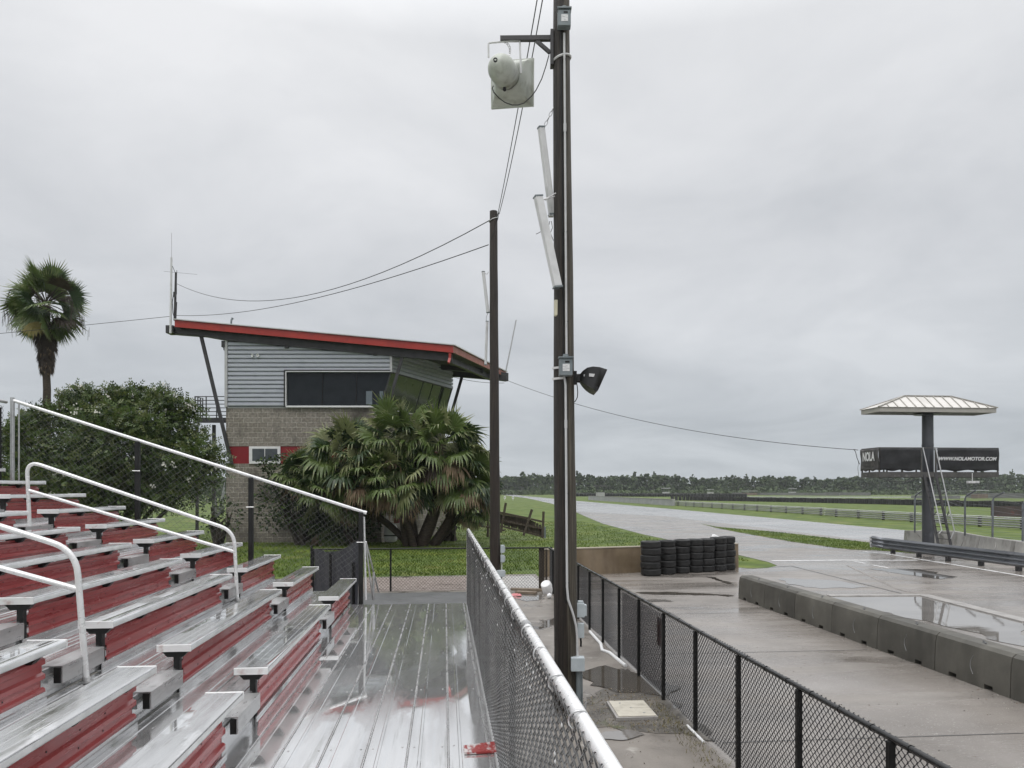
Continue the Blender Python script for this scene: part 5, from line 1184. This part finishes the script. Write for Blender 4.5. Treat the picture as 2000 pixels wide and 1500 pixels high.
# roof
DF = 37.4; RD = Vector((math.sin(R(17.2))*CA+math.cos(R(17.2))*SA, -math.sin(R(17.2))*SA+math.cos(R(17.2))*CA, 0))
rl_, rr2 = PD(341, 624.5, DF), PD(885, 675, DF); rbl, rbr = rl_+RD*9.2, rr2+RD*8.9
b = MB(); b.prism([rl_+UV*.0, rr2, rr2-UV*.36, rl_-UV*.36], RD*.05); b.build('front_fascia', 'red', ctw, smooth=0)
b = MB(); b.prism([rr2+RD*.051, rbr, rbr-UV*.30, rr2+RD*.051-UV*.34], -RV*.05); b.build('side_fascia', 'red_side', ctw, smooth=0)
b = MB(); p = [rl_+RD*.06, rr2+RD*.06-RV*.06, rbr-RV*.06, rbl]; b.hexa([x-UV*.30 for x in p]+[x-UV*.02 for x in p]); ro = b.build('roof', 'soffit', ctw, smooth=0)
b = MB(); p = [rl_-RV*.05-FV*.08, rr2+RV*.08-FV*.08, rbr+RV*.08, rbl-RV*.05]; b.hexa([x+UV*.005 for x in p]+[x+UV*.05 for x in p]); b.build('roof_sheet', 'roof_metal', ro, smooth=0)
b = MB()
for i in range(46):
    p = rr2.lerp(rbr, (i+.5)/46)+UV*.05; q2 = rl_.lerp(rbl, (i+.5)/46)+UV*.05; b.bar(p+RV*.1, q2, .06, .05)
b.build('roof_ribs', 'roof_metal', ro, smooth=0)
# tapered front beam
def g_(px, py): return PD(px, py, DF+.35)
b = MB(); b.prism([g_(331, 637), g_(885, 689), g_(882, 706), g_(660, 685), g_(445, 665), g_(400, 657), g_(345, 653), g_(331, 651)], FV*.3); b.build('roof_beam', 'steel_dark', ctw, smooth=0)
b = MB(); b.obox(PD(336, 645, DF+.5), RV*.2, FV*.3, UV*.2); b.build('gutter_end', 'steel_dark', ctw, smooth=0, bevel=.02)
e0 = rr2+RD*6.6-UV*.42; 
b = MB(); b.bar(CU((828-1000)*43/F, 43, H+(HY-712)*43/F), CU((945-1000)*43/F, 43, H+(HY-722)*43/F), .25, .42); b.bar(CU((882-1000)*45/F, 45, H+(HY-730)*45/F), CU((989-1000)*45/F, 45, H+(HY-739)*45/F), .25, .34); b.bar(CU((975-1000)*45/F, 45, H+(HY-735)*45/F), CU((990-1000)*45.4/F, 45.4, H+(HY-737)*45.4/F), .3, .5)
b.bar(rr2+RD*.4-RV*.6-UV*.55, rbr-RV*.6-UV*.5-RD*.2, .2, .3); b.build('side_beam', 'steel_dark', ctw, smooth=0)
# struts
for lab, p, q2, w_ in (('strut', PD(393, 657, DF+.5), PD(453, 908, DF+.55), .16), ('strut', PD(786, 697, DF+.5), PD(763, 775, DF+.5), .15), ('strut', CU((902-1000)*44/F, 44, H+(HY-737)*44/F), CU((876-1000)*44/F, 44, H+(HY-828)*44/F), .17)):
    b = MB(); b.bar(p, q2, w_, w_*.8, up=FV); b.build('strut', 'steel_dark', ctw, smooth=0)
# red downspout
b = MB(); s0 = PD(879, 690, DF-.02); b.bar(s0, PD(878.5, 701, DF), .12, .16, up=FV); b.bar(PD(878.5, 700, DF), PD(876, 709, DF-.1), .12, .16, up=FV); b.build('downspout', 'red', ctw, smooth=0)
# wall lights
b = MB(); c = f_(500.5, 695, -.06); b.obox(c, RV*.10, FV*.03, UV*.22); o = b.build('flood_light', 'box_grey', ctw, smooth=0); b = MB()
for s in (-1, 1): b.lathe([(.03, 0), (.085, .10), (.08, .11), (0, .06)], c+RV*s*.10-FV*.06+UV*.02, (RV*s*.5-FV-UV*.3), 10)
b.build('lamp_head', 'white_plastic', o, smooth=40)
for px, py in ((562, 679), (734, 693)):
    b = MB(); c = f_(px, py, -.07); b.obox(c, RV*.17, FV*.02, UV*.14); o = b.build('eave_light', 'clad_trim', ctw, smooth=0); b = MB(); b.obox(c-FV*.1+UV*.03, RV*.10, FV*.08, UV*.09); b.build('lamp_head', 'steel_dark', o, smooth=0, bevel=.01)
b = MB(); b.obox(f_(438.5, 673, -.1), RV*.09, FV*.09, UV*.16); b.tube([f_(438.5, 679, -.1), f_(439, 684, -.1), f_(443, 688, -.05)], .03, 6); b.build('wall_lamp', 'steel_dark', ctw, smooth=30)
# balcony with railing
bD = DT+1.2
def bq(px, py, dd=0.): return PD(px, py, bD+dd)
b = MB(); p = [bq(381, 826), bq(443, 826), bq(450, 826, 3), bq(396, 826, 3)]; b.hexa(p+[x+UV*.28 for x in p]); b.build('balcony_floor', 'steel_dark', ctw, smooth=0)
b = MB()
for (a_, c_) in ((p[0], p[1]), (p[0], p[3])):
    for j in range(6): 
        z = UV*(.40+.2*j); b.bar(a_+z, c_+z, .04, .04)
    for t in (0, .35, .68, 1): b.bar(a_.lerp(c_, t)+UV*.28, a_.lerp(c_, t)+UV*1.42, .05, .05)
b.build('balcony_rail', 'steel_dark', ctw, smooth=0)
b = MB(); a_ = bq(418, 830, .6); b.bar((a_.x, a_.y, 0), a_, .16, .16); a_ = bq(385, 830, 1); b.bar((a_.x, a_.y, 0), a_, .14, .14); b.build('balcony_post', 'steel_dark', ctw, smooth=0)
# outside stair rails at the foot
b = MB()
for i in range(7):
    t = i*3.4; b.bar(PD(424+i*1.2, 1010-i*1, DT-1.2), PD(439, 942+i*9, DT-1.0), .03, .03)
b.bar(PD(422, 975, DT-1.2), PD(422, 1022, DT-1.2), .14, .08); b.build('stair_rail', 'galv', ctw, smooth=0)
# antennas on the roof
def mast(label, pts, r, m, extra=None):
    t = thing('roof_antenna', label, 'antenna', pts[0]); b = MB(); b.tube(pts, r, 8); b.build('mast', m, t, smooth=60); return t
t = mast('tall white antenna pole at the left roof corner of the control tower', [PD(333, 651, DF), PD(334, 570, DF), PD(335, 503, DF)], [.06, .055, .05], 'white_panel')
b = MB(); b.tube([PD(335, 503, DF), PD(335, 455, DF)], .012, 5); b.build('whip', 'galv', t); b = MB(); b.tube([PD(337, 520, DF), PD(342, 532, DF)], .014, 5); b.tube([PD(320, 530, DF), PD(385, 536, DF)], .006, 4); b.build('element', 'cable', t)
t = mast('dark cable mast beside the white antenna on the tower roof', [PD(341.5, 626, DF+.1), PD(343.5, 532, DF+.1)], [.07, .05], 'steel_dark')
b = MB(); b.tube([PD(345.5, 528, DF), PD(345, 552, DF), PD(345, 575, DF)], .015, 5); b.tube([PD(340, 570, DF), PD(336.5, 590, DF), PD(338, 612, DF), PD(341, 622, DF)], .02, 5); b.tube([PD(345.5, 590, DF), PD(344, 622, DF)], .02, 5); b.obox(PD(341, 575, DF), RV*.05, FV*.05, UV*.12); b.build('cable', 'cable', t, smooth=40)
mast('thin whip antenna leaning at the right roof corner of the control tower', [PD(988, 724, 45), PD(998, 675, 45), PD(1008, 625, 45)], [.045, .04, .035], 'galv')
t = thing('roof_vent', 'small hooded vent on the control tower roof', 'vent', PD(452, 634, 38)); b = MB(); b.tube([PD(451, 636, 38), PD(452, 625, 38), PD(455, 621, 38)], [.05, .05, .07], 8); b.build('hood', 'box_grey', t, smooth=60)
# white tank by the tower wall
tk = thing('gas_tank', 'white strapped gas tank standing under the palm clump', 'tank', PD(763, 1055, 38.5) )
c = PD(763, 1056, 37.6); b = MB(); b.lathe([(.0, .05), (.22, .05), (.30, .10), (.33, .25), (.34, .65), (.33, .80), (.27, .93), (.16, 1.0), (.0, 1.02)], (c.x, c.y, 0), n=20); b.build('vessel', 'tank', tk, smooth=60)
b = MB(); b.lathe([(.345, .36), (.35, .36), (.35, .42), (.345, .42)], (c.x, c.y, 0), n=20); b.build('strap', 'black', tk, smooth=40)
b = MB(); b.bar((c.x+.3, c.y, 1.0), (c.x+.3, c.y, 1.75), .06, .06); b.bar((c.x+.0, c.y, 1.55), (c.x+.6, c.y, 1.55), .04, .04); b.obox((c.x+.3, c.y, 1.15), RV*.14, FV*.08, UV*.13); b.build('valve_frame', 'red_band', tk, smooth=0)

# ================================================================== PALMS
def fan(b, base, dirv, up, pet, rad, nleaf=26, spread=2.3, droop=.5, mi=0, mtip=None, petm=None, fold=.28, tipdroop=.6, wid=.062):
    """one fan leaf: petiole, then pleated segments whose tips bend over"""
    d = dirv.normalized(); s = d.cross(up)
    if s.length < 1e-3: s = d.cross(Vector((1, 0, 0)))
    s.normalize(); n = s.cross(d)
    h = base+d*pet-UV*(droop*pet*.25)
    b.tube([base, base+d*pet*.5, h], [.024, .02, .015], 4, mi if petm is None else petm, cap=False)
    for i in range(nleaf):
        t = (i+.5)/nleaf*2-1; an = t*spread*.85
        L_ = rad*(1-.22*abs(t)**2)*random.uniform(.86, 1.1)
        dr = (d*math.cos(an)+s*math.sin(an)).normalized()
        w_ = rad*wid; sd_ = (-d*math.sin(an)+s*math.cos(an))
        zz_ = n*((i % 2)*2-1)*fold*w_
        drp = droop*random.uniform(.5, 1.5)
        p1 = h+dr*L_*.55-UV*(drp*L_*.06)+n*.05*L_; p2 = h+dr*L_*.80-UV*(drp*L_*.24)+n*.03*L_
        bend = min(.9, tipdroop*drp)
        p3 = p2+(dr*(1-bend)*.9-UV*bend).normalized()*L_*random.uniform(.22, .42)
        V = [h, p1-sd_*w_+zz_, p1+sd_*w_-zz_, p2-sd_*w_*.5, p2+sd_*w_*.5, p3]
        b.add(V, [(0, 2, 1), (1, 2, 4, 3)], mi); b.add([V[3], V[4], V[5]], [(0, 1, 2)], mi if mtip is None or random.random() > .65 else mtip)
PM = ['frond_dark', 'frond_mid', 'frond_pale', 'frond_dead', 'frond_brown', 'frond_yellow']
def fan_palm(label, base, head, R_, n, tr=.16, ndead=6, group=None, lean=None):
    t = thing('fan_palm', label, 'palm tree', base, group); b = MB(); k = 10
    P_ = [Vector(base).lerp(head, i/k)+Vector((0, 0, 0)) for i in range(k+1)]
    if lean is not None:
        for i in range(k+1): P_[i] += lean*math.sin(math.pi*i/k)
    b.tube(P_, [tr*(1.25-.35*i/k)*random.uniform(.95, 1.05) for i in range(k+1)], 10)
    for i in range(24):     # old leaf bases
        f = random.uniform(.35, 1); p = P_[0].lerp(P_[-1], f); a_ = random.uniform(0, 6.28); dv_ = Vector((math.cos(a_), math.sin(a_), .9)); b.bar(p+dv_*tr*.4, p+dv_*(tr*.9+.12), .07, .03)
    b.build('trunk', 'trunk', t, smooth=40)
    b = MB()
    for i in range(n):
        el = math.asin(min(1, max(-.45, -.45+1.45*((i+.5)/n)))); a_ = i*2.39996+random.uniform(-.3, .3)
        d = Vector((math.cos(a_)*math.cos(el), math.sin(a_)*math.cos(el), math.sin(el)))
        r = random.random(); mi = 0 if r < .30 else 1 if r < .86 else 2
        hz = Vector((d.x, d.y, 0)); up_ = UV*random.uniform(.25, 1.)+Vector((random.uniform(-1, 1), random.uniform(-1, 1), random.uniform(-.4, .4)))*.75
        fan(b, Vector(head)+d*.08, d, up_, R_*.50*random.uniform(.65, 1.2), R_*.46*random.uniform(.8, 1.15), 22, 2.35, .35+.75*(1-max(0, d.z)), mi, 2, 2)
    for i in range(9):      # older green leaves hanging low
        a_ = random.uniform(0, 6.28); d = Vector((math.cos(a_), math.sin(a_), random.uniform(-.95, -.45)))
        fan(b, Vector(head), d, UV+Vector((random.uniform(-.6, .6), random.uniform(-.6, .6), 0)), R_*.5*random.uniform(.7, 1.1), R_*.46, 20, 1.9, 1.1, random.choice((0, 1, 1, 2)), random.choice((2, 3)), 2)
    for i in range(ndead):
        a_ = random.uniform(0, 6.28); d = Vector((math.cos(a_), math.sin(a_), random.uniform(-.9, -.2)))
        fan(b, Vector(head)-UV*.15, d, UV, R_*.45*random.uniform(.7, 1.1), R_*.45, 18, 1.5, 1.4, random.choice((3, 3, 4)), 3, 3)
    b.build('crown', PM, t, smooth=0); return t
dP = 35.6
def pp(px, py, dd=0.): return PD(px, py, dP+dd)
bs = lambda px, dd=0.: Vector((*pp(px, 1065, dd)[:2], 0))
GP = 'fan palms in the clump before the control tower'
fan_palm('topmost fan palm of the clump in front of the tower windows', bs(812, .2), pp(778, 858, .3), 2.5, 40, .19, 7, GP)
fan_palm('upper right fan palm of the clump with a thick leaning trunk', bs(822), pp(862, 868, -.1), 2.4, 40, .27, 8, GP, RV*.35)
fan_palm('left fan palm of the clump overhanging the low window', bs(800, -.2), pp(678, 888, 0.), 2.45, 40, .16, 7, GP, RV*.7)
fan_palm('centre front fan palm of the clump with dead hanging leaves', bs(795, -.3), pp(775, 935, -.7), 2.1, 32, .17, 18, GP)
fan_palm('right edge fan palm of the clump beside the dark pole', bs(845, .3), pp(905, 925, .1), 2.1, 36, .18, 9, GP, RV*.3)
fan_palm('low left fan palm of the clump drooping behind the guard fence', bs(800, 0), pp(640, 955, -.3), 2.0, 34, .15, 8, GP, RV*.5)
fan_palm('low right fan palm of the clump near the lawn', bs(850, .5), pp(918, 985, .4), 1.35, 28, .14, 6, GP)
fan_palm('lowest left fan palm of the clump seen through the guard fence', bs(690, .4), pp(598, 925, .4), 1.7, 30, .13, 7, GP, RV*.2)
fan_palm('middle left fan palm of the clump with pale hanging tips', bs(808, -.5), pp(722, 925, -.9), 1.9, 30, .14, 14, GP, RV*.4)
fan_palm('small fan palm sprouting at the foot of the tower', Vector((*PD(630, 1062, 36.5)[:2], 0)), PD(640, 1015, 36.5), 1.5, 26, .12, 5, GP)
# tall skirted palm
dW = 50.
tw = thing('tall_palm', 'tall skirted fan palm rising above the flowering bush on the left', 'palm tree', Vector((*PD(91, 1030, dW)[:2], 0)))
hd = PD(91, 598, dW); bs0 = PD(92, 1040, dW); bs0.z = 0
b = MB(); k = 16; b.tube([bs0.lerp(hd, i/k)+RV*random.uniform(-.03, .03) for i in range(k+1)], [.30-.10*i/k+(.06 if i == 6 else 0) for i in range(k+1)], 12); b.build('trunk', 'trunk', tw, smooth=50)
b = MB()
for i in range(58):
    el = math.asin(min(1, -.86+1.86*((i+.5)/58))); a_ = i*2.39996
    d = Vector((math.cos(a_)*math.cos(el)*.72, math.sin(a_)*math.cos(el)*.72, math.sin(el)*1.15))
    r = random.random(); mi = 0 if r < .40 else 1 if r < .9 else 4
    up_ = UV*random.uniform(.1, .8)+Vector((random.uniform(-1, 1), random.uniform(-1, 1), random.uniform(-.4, .4)))*.8
    fan(b, hd+d*.15+UV*.15, d, up_, 1.5*random.uniform(.4, 1.2), 1.3*random.uniform(.75, 1.15), 26, 1.85, .15+.34*(1-max(0, d.z)), mi, 2 if mi == 1 else None, 4, tipdroop=.5, wid=.05)
b.build('crown', PM, tw, smooth=0)
b = MB()
for i in range(60):
    f = random.random(); p = hd-UV*(.6+3.1*f); a_ = random.uniform(0, 6.28); d = Vector((math.cos(a_), math.sin(a_), -1.3-1.2*f))
    fan(b, p, d, UV, .60*(1-.45*f), .95*(1-.3*f), 14, 1.0, .9, 4, 3 if random.random() < .2 else None, 4)
fan(b, hd-UV*.4-FV*.4, Vector((-.05, -.75, -1)), UV, .9, 1.25, 24, 1.2, .5, 5, None, 5)
b.build('skirt', PM, tw, smooth=0)
b = MB()
for i in range(9):
    a_ = random.uniform(0, 6.28); d = RV*(random.choice((-1, 1))*random.uniform(1.2, 2.9))+FV*random.uniform(-1, 1); P_ = [hd+UV*.2, hd+d*.5+UV*1.0, hd+d*.85+UV*.9, hd+d-UV*.2, hd+d*1.05-UV*1.4]
    b.tube(P_, [.03, .025, .02, .015, .01], 4, 0)
    for j in range(22): q2 = P_[2].lerp(P_[4], random.random())+Vector((random.uniform(-.25, .25), random.uniform(-.25, .25), 0)); b.tube([q2, q2+Vector((random.uniform(-.15, .15), random.uniform(-.15, .15), -random.uniform(.4, .9)))], .012, 3, 0, cap=False)
b.build('flower_stalk', 'frond_brown', tw, smooth=0)

# ================================================================== BUSHES
def leafy(b, clumps, nper, lw, ll, mats, shell=.55, flower=None, nfl=0, pinn=False):
    for c, r in clumps:
        c = Vector(c); r = Vector(r)
        k = int(nper*(r.x*r.y*r.z)**(2/3))
        P_ = RNG.normal(size=(k, 3)); P_ /= np.linalg.norm(P_, axis=1)[:, None]; rad = shell+(1.05-shell)*RNG.random(k)**.6
        for i in range(k):
            v = Vector(P_[i]); p = c+Vector((v.x*r.x, v.y*r.y, v.z*r.z))*float(rad[i])
            d = (v*.7+Vector((random.uniform(-1, 1), random.uniform(-1, 1), random.uniform(-.8, .5)))).normalized(); s = d.cross(Vector((random.uniform(-1, 1), random.uniform(-1, 1), random.uniform(-1, 1)))).normalized()
            mi = random.choice(mats)
            if pinn and random.random() < .5:
                for j in range(4):
                    q2 = p+d*ll*(j*.55); w_ = s*ll*.5*(1-.12*j)
                    for sg2 in (-1, 1):
                        e2 = q2+w_*sg2+d*ll*.25; m2_ = q2+w_*sg2*.5; b.add([q2, m2_+d*lw*.6, e2, m2_-d*lw*.25], [(0, 1, 2, 3)], mi)
            else:
                L_ = ll*random.uniform(.7, 1.3); b.add([p, p+d*L_*.5+s*lw*.5, p+d*L_, p+d*L_*.5-s*lw*.5], [(0, 1, 2, 3)], mi)
        if nfl and v:
            for i in range(nfl):
                v = Vector(RNG.normal(size=3)).normalized()
                if v.dot(-FV) < -.2: continue
                p = c+Vector((v.x*r.x, v.y*r.y, v.z*r.z))*1.0
                for j in range(7):
                    o = Vector(RNG.normal(size=3))*.06; b.add([p+o, p+o+RV*.055, p+o+RV*.05+UV*.055, p+o+UV*.055], [(0, 1, 2, 3)], flower)
def bush(name, label, cat, base, clumps, nper, lw, ll, mats, shell=.5, flower=None, nfl=0, branches=8, pinn=False):
    t = thing(name, label, cat, base); b = MB()
    for i in range(branches):
        c, r = clumps[i % len(clumps)]; q2 = Vector(c)+Vector((random.uniform(-.4, .4)*r[0], random.uniform(-.4, .4)*r[1], random.uniform(-.2, .3)*r[2])); p = Vector(base)+Vector((random.uniform(-.3, .3), random.uniform(-.3, .3), 0))
        mid = p.lerp(q2, .5)+Vector((random.uniform(-.3, .3), random.uniform(-.3, .3), .3)); b.tube([p, mid, q2], [.10, .07, .025], 6)
    b.build('trunk', 'branch', t, smooth=50)
    b = MB(); leafy(b, clumps, nper, lw, ll, mats, shell, flower, nfl, pinn); b.build('crown', ['leaf_a', 'leaf_b', 'leaf_c', 'flower'], t, smooth=0); return t
dM = 29.
def mp(px, py, dd=0.): return PD(px, py, dM+dd)
km = dM/F
cl = []
for px, py, rx, rz_, dd in ((120, 860, 95, 70, 0), (60, 890, 60, 75, -.3), (200, 820, 85, 62, .3), (280, 820, 90, 58, 0), (335, 855, 62, 65, .3), (382, 895, 46, 52, .4), (240, 880, 110, 75, -.9), (130, 935, 110, 75, -.8), (320, 925, 95, 70, -.4), (215, 950, 110, 70, -1.), (150, 785, 34, 16, .2), (245, 770, 45, 16, .2), (300, 778, 40, 18, .1), (352, 800, 26, 18, .2), (420, 905, 25, 35, .3), (60, 970, 70, 60, -.3)):
    cl.append((mp(px, py, dd), (rx*km, rx*km*.8, rz_*km)))
for i in range(34):     # loose sprays round the outline
    a_ = random.uniform(.62, math.pi+.1); f = random.uniform(.92, 1.04); cl.append((mp(226+205*math.cos(a_)*f, 885-118*max(-.2, math.sin(a_))*f*(1+.06*math.sin(a_*7)), random.uniform(-.5, .6)), (random.uniform(12, 26)*km, .35, random.uniform(8, 18)*km)))
for i in range(16): cl.append((mp(random.uniform(50, 400), random.uniform(800, 960), random.uniform(-2.0, -1.2)), (random.uniform(22, 40)*km, .4, random.uniform(14, 26)*km)))
bush('flowering_tree', 'broad dark green bush with sparse white flowers behind the guard fence', 'tree', Vector((*mp(225, 1080)[:2], 0)), cl, 620, .10, .19, [0, 0, 1, 1, 1, 2, 2], .25, 3, 2, 16, True)
dS = 36.2; ks = dS/F
cl = [(PD(px, py, dS+dd), (rx*ks, rx*ks*.8, rz_*ks)) for px, py, rx, rz_, dd in ((560, 925, 45, 40, 0), (590, 980, 60, 60, -.2), (535, 985, 40, 55, 0), (640, 1010, 55, 50, -.3), (520, 905, 16, 14, -.1), (600, 905, 30, 25, 0), (700, 1010, 45, 50, .2))]
bush('dark_shrub', 'dark rounded shrub against the tower wall left of the palms', 'shrub', Vector((*PD(590, 1060, dS)[:2], 0)), cl, 560, .11, .17, [0, 0, 0, 1], .4)
cl = [(PD(px, py, 37+dd), (rx*ks, rx*ks*.8, rz_*ks)) for px, py, rx, rz_, dd in ((415, 1000, 26, 40, -1), (448, 1005, 25, 35, -1.2))]
bush('dark_shrub', 'narrow dark shrub by the stair at the tower corner', 'shrub', Vector((*PD(430, 1060, 36)[:2], 0)), cl, 420, .11, .17, [0, 0, 1], .4)
cl = [(PD(px, py, 38+dd), (rx*ks, rx*ks*.8, rz_*ks)) for px, py, rx, rz_, dd in ((885, 1020, 22, 28, 1), (868, 1035, 20, 20, 1))]
bush('dry_shrub', 'sparse brownish shrub right of the palm trunks', 'shrub', Vector((*PD(880, 1055, 39)[:2], 0)), cl, 240, .08, .2, [2, 1, 0], .3, branches=10)
# far field trees to the left, seen through the guard fence
# ================================================================== DISTANT WOODS
def woods(name, u0, u1, d0, n, h0, h1, quads, sz, mats=('far_a', 'far_b', 'far_trunk'), lowf=.25):
    b = MB(); 
    for i in range(n):
        u = u0+(u1-u0)*(i+random.random())/n; d = d0+random.uniform(0, 26); h = random.uniform(h0, h1)*(.97+.08*math.sin(u*.021+1)+.05*math.sin(u*.09)); low = random.random() < lowf
        if low: h *= .45; d -= 14
        rw = random.uniform(2.2, 4.2)*(1.2 if low else 1); base = CU(u, d, 0); mi0 = random.random() < .5
        tall = random.random() < .09
        if tall: h *= 1.22
        b.bar(base, base+UV*h*(.98 if tall else .6), .22, .22, mi=2)
        for j in range(quads if not tall else int(quads*.8)):
            f = random.random()**.8; zc = h*(.12+.88*f) if not tall else h*(.25+.72*f)
            w_ = rw*(math.sin(math.pi*min(1, .18+.80*f))**.7)*(.5 if tall else 1); a_ = random.uniform(0, 6.28); r = w_*random.random()**.5
            c = base+Vector((math.cos(a_)*r, math.sin(a_)*r, zc)); s = sz*random.uniform(.5, 1.2)
            x = Vector((random.uniform(-1, 1), random.uniform(-1, 1), random.uniform(-.6, .6))).normalized(); y = x.cross(Vector((random.uniform(-1, 1), random.uniform(-1, 1), random.uniform(-1, 1)))).normalized()
            b.add([c-x*s*.6, c+y*s*.45, c+x*s*.6, c-y*s*.45], [(0, 1, 2, 3)], (1 if mi0 else 0) if random.random() < .7 else (0 if mi0 else 1))
    return tag(b.build(name, mats, smooth=0, base=CU(0, d0, 0)), 'continuous dark green wood along the horizon beyond the track', 'wood', kind='stuff')
woods('distant_woods', -330, 380, 440, 1250, 9.3, 11.8, 50, 1.9, lowf=.2)
o = woods('field_edge_trees', -130, -30, 150, 60, 5, 8, 70, .8); o['label'] = 'hedge of trees beyond the field seen through the guard fence on the left'
b = MB()
for i in range(2600):
    u = random.uniform(-340, 400); d = random.uniform(408, 436); base = CU(u, d, 0); s = random.uniform(1.2, 2.4)
    for j in range(5):
        c = base+Vector((random.uniform(-1.5, 1.5), random.uniform(-1, 1), random.uniform(.1, 2.2))); x = Vector((random.uniform(-1, 1), random.uniform(-1, 1), random.uniform(-.6, .6))).normalized(); y = x.cross(Vector((random.uniform(-1, 1), random.uniform(-1, 1), random.uniform(-1, 1)))).normalized(); b.add([c-x*s*.6, c+y*s*.45, c+x*s*.6, c-y*s*.45], [(0, 1, 2, 3)], 0)
tag(b.build('undergrowth', 'far_b', smooth=0, base=CU(0, 420, 0)), kind='stuff')
# ================================================================== LOOSE GRIT AND SPECKS
b = MB()
def stone(b, x, y, z, r):
    p = [Vector((random.uniform(-1, 1), random.uniform(-1, 1), random.uniform(-.5, .9))).normalized()*r for _ in range(5)]
    c = Vector((x, y, z)); b.add([c+Vector((r, 0, 0)), c+Vector((-.4*r, .8*r, 0)), c+Vector((-.5*r, -.8*r, 0)), c+Vector((random.uniform(-.3, .3)*r, random.uniform(-.3, .3)*r, r*random.uniform(.5, 1)))], [(0, 1, 3), (1, 2, 3), (2, 0, 3)], random.choice((0, 0, 1, 2)))
k = 0
while k < 1500:
    y = random.uniform(5.5, 9.8); x = random.uniform(.9, 2.75)
    if not inpoly(x, y, GP_) and random.random() > .04: continue
    k += 1; stone(b, x, y, .020, random.uniform(.004, .012))
tag(b.build('gravel', [mat('grit_dark', [(.05, .04, .03), (.09, .075, .055)], 9, (.5, .8)), mat('grit_pale', [(.26, .23, .18), (.34, .3, .24)], 9, (.5, .8)), mat('grit_straw', [(.17, .12, .05), (.24, .18, .09)], 9, (.5, .8))], smooth=0), kind='stuff')
b = MB()
for i in range(600):
    stone(b, random.uniform(2.95, 7.2), random.uniform(4, 24)**1.0, .011, random.uniform(.004, .012))
for i in range(240):
    a_ = random.uniform(0, 6.28); x = XJ-random.random()**2*.5; stone(b, x, random.uniform(7, 19), .011, random.uniform(.004, .012))
tag(b.build('lane_debris', [mat('speck_dark', [(.03, .025, .02), (.06, .05, .04)], 9, (.5, .8)), mat('speck_pale', [(.34, .31, .28), (.42, .4, .36)], 9, (.5, .8)), mat('speck_leaf', [(.10, .05, .02), (.16, .09, .04)], 9, (.5, .8))], smooth=0), kind='stuff')
# short weeds in the gritty corner and along the fence feet
V = []; Fs = []; c = 0
for i in range(1500):
    if random.random() < .5: x, y = random.gauss(2.62, .08), random.uniform(4.5, 9)
    else: x, y = random.uniform(.9, 2.75), random.uniform(6, 9.6)
    if x > 2.76 or (x < 2.45 and not inpoly(x, y, GP_)): continue
    h = random.uniform(.015, .06); an = random.uniform(0, 3.14); wx, wy = math.cos(an)*.004, math.sin(an)*.004; lx, ly = random.uniform(-1, 1)*h, random.uniform(-1, 1)*h
    V += [(x-wx, y-wy, .018), (x+wx, y+wy, .018), (x+lx, y+ly, .018+h)]; Fs.append((c, c+1, c+2)); c += 3
b = MB(); b.add(V, Fs); tag(b.build('weeds', mat('weed_blade', [(.10, .10, .03), (.17, .14, .06)], 3, (.6, .8)), smooth=0), kind='stuff')

# ================================================================== DAMP AIR
hm = bpy.data.materials.new('damp_air'); hm.use_nodes = True; t_ = hm.node_tree; t_.nodes.remove(t_.nodes['Principled BSDF'])
pv = t_.nodes.new('ShaderNodeVolumePrincipled'); pv.inputs['Color'].default_value = (.90, .93, .96, 1); pv.inputs['Density'].default_value = .00020; pv.inputs['Anisotropy'].default_value = 0
t_.links.new(pv.outputs[0], t_.nodes['Material Output'].inputs['Volume'])
b = MB(); b.box((-905, -65, -1), (1105, 1405, 24)); tag(b.build('haze', hm, smooth=0), kind='stuff')
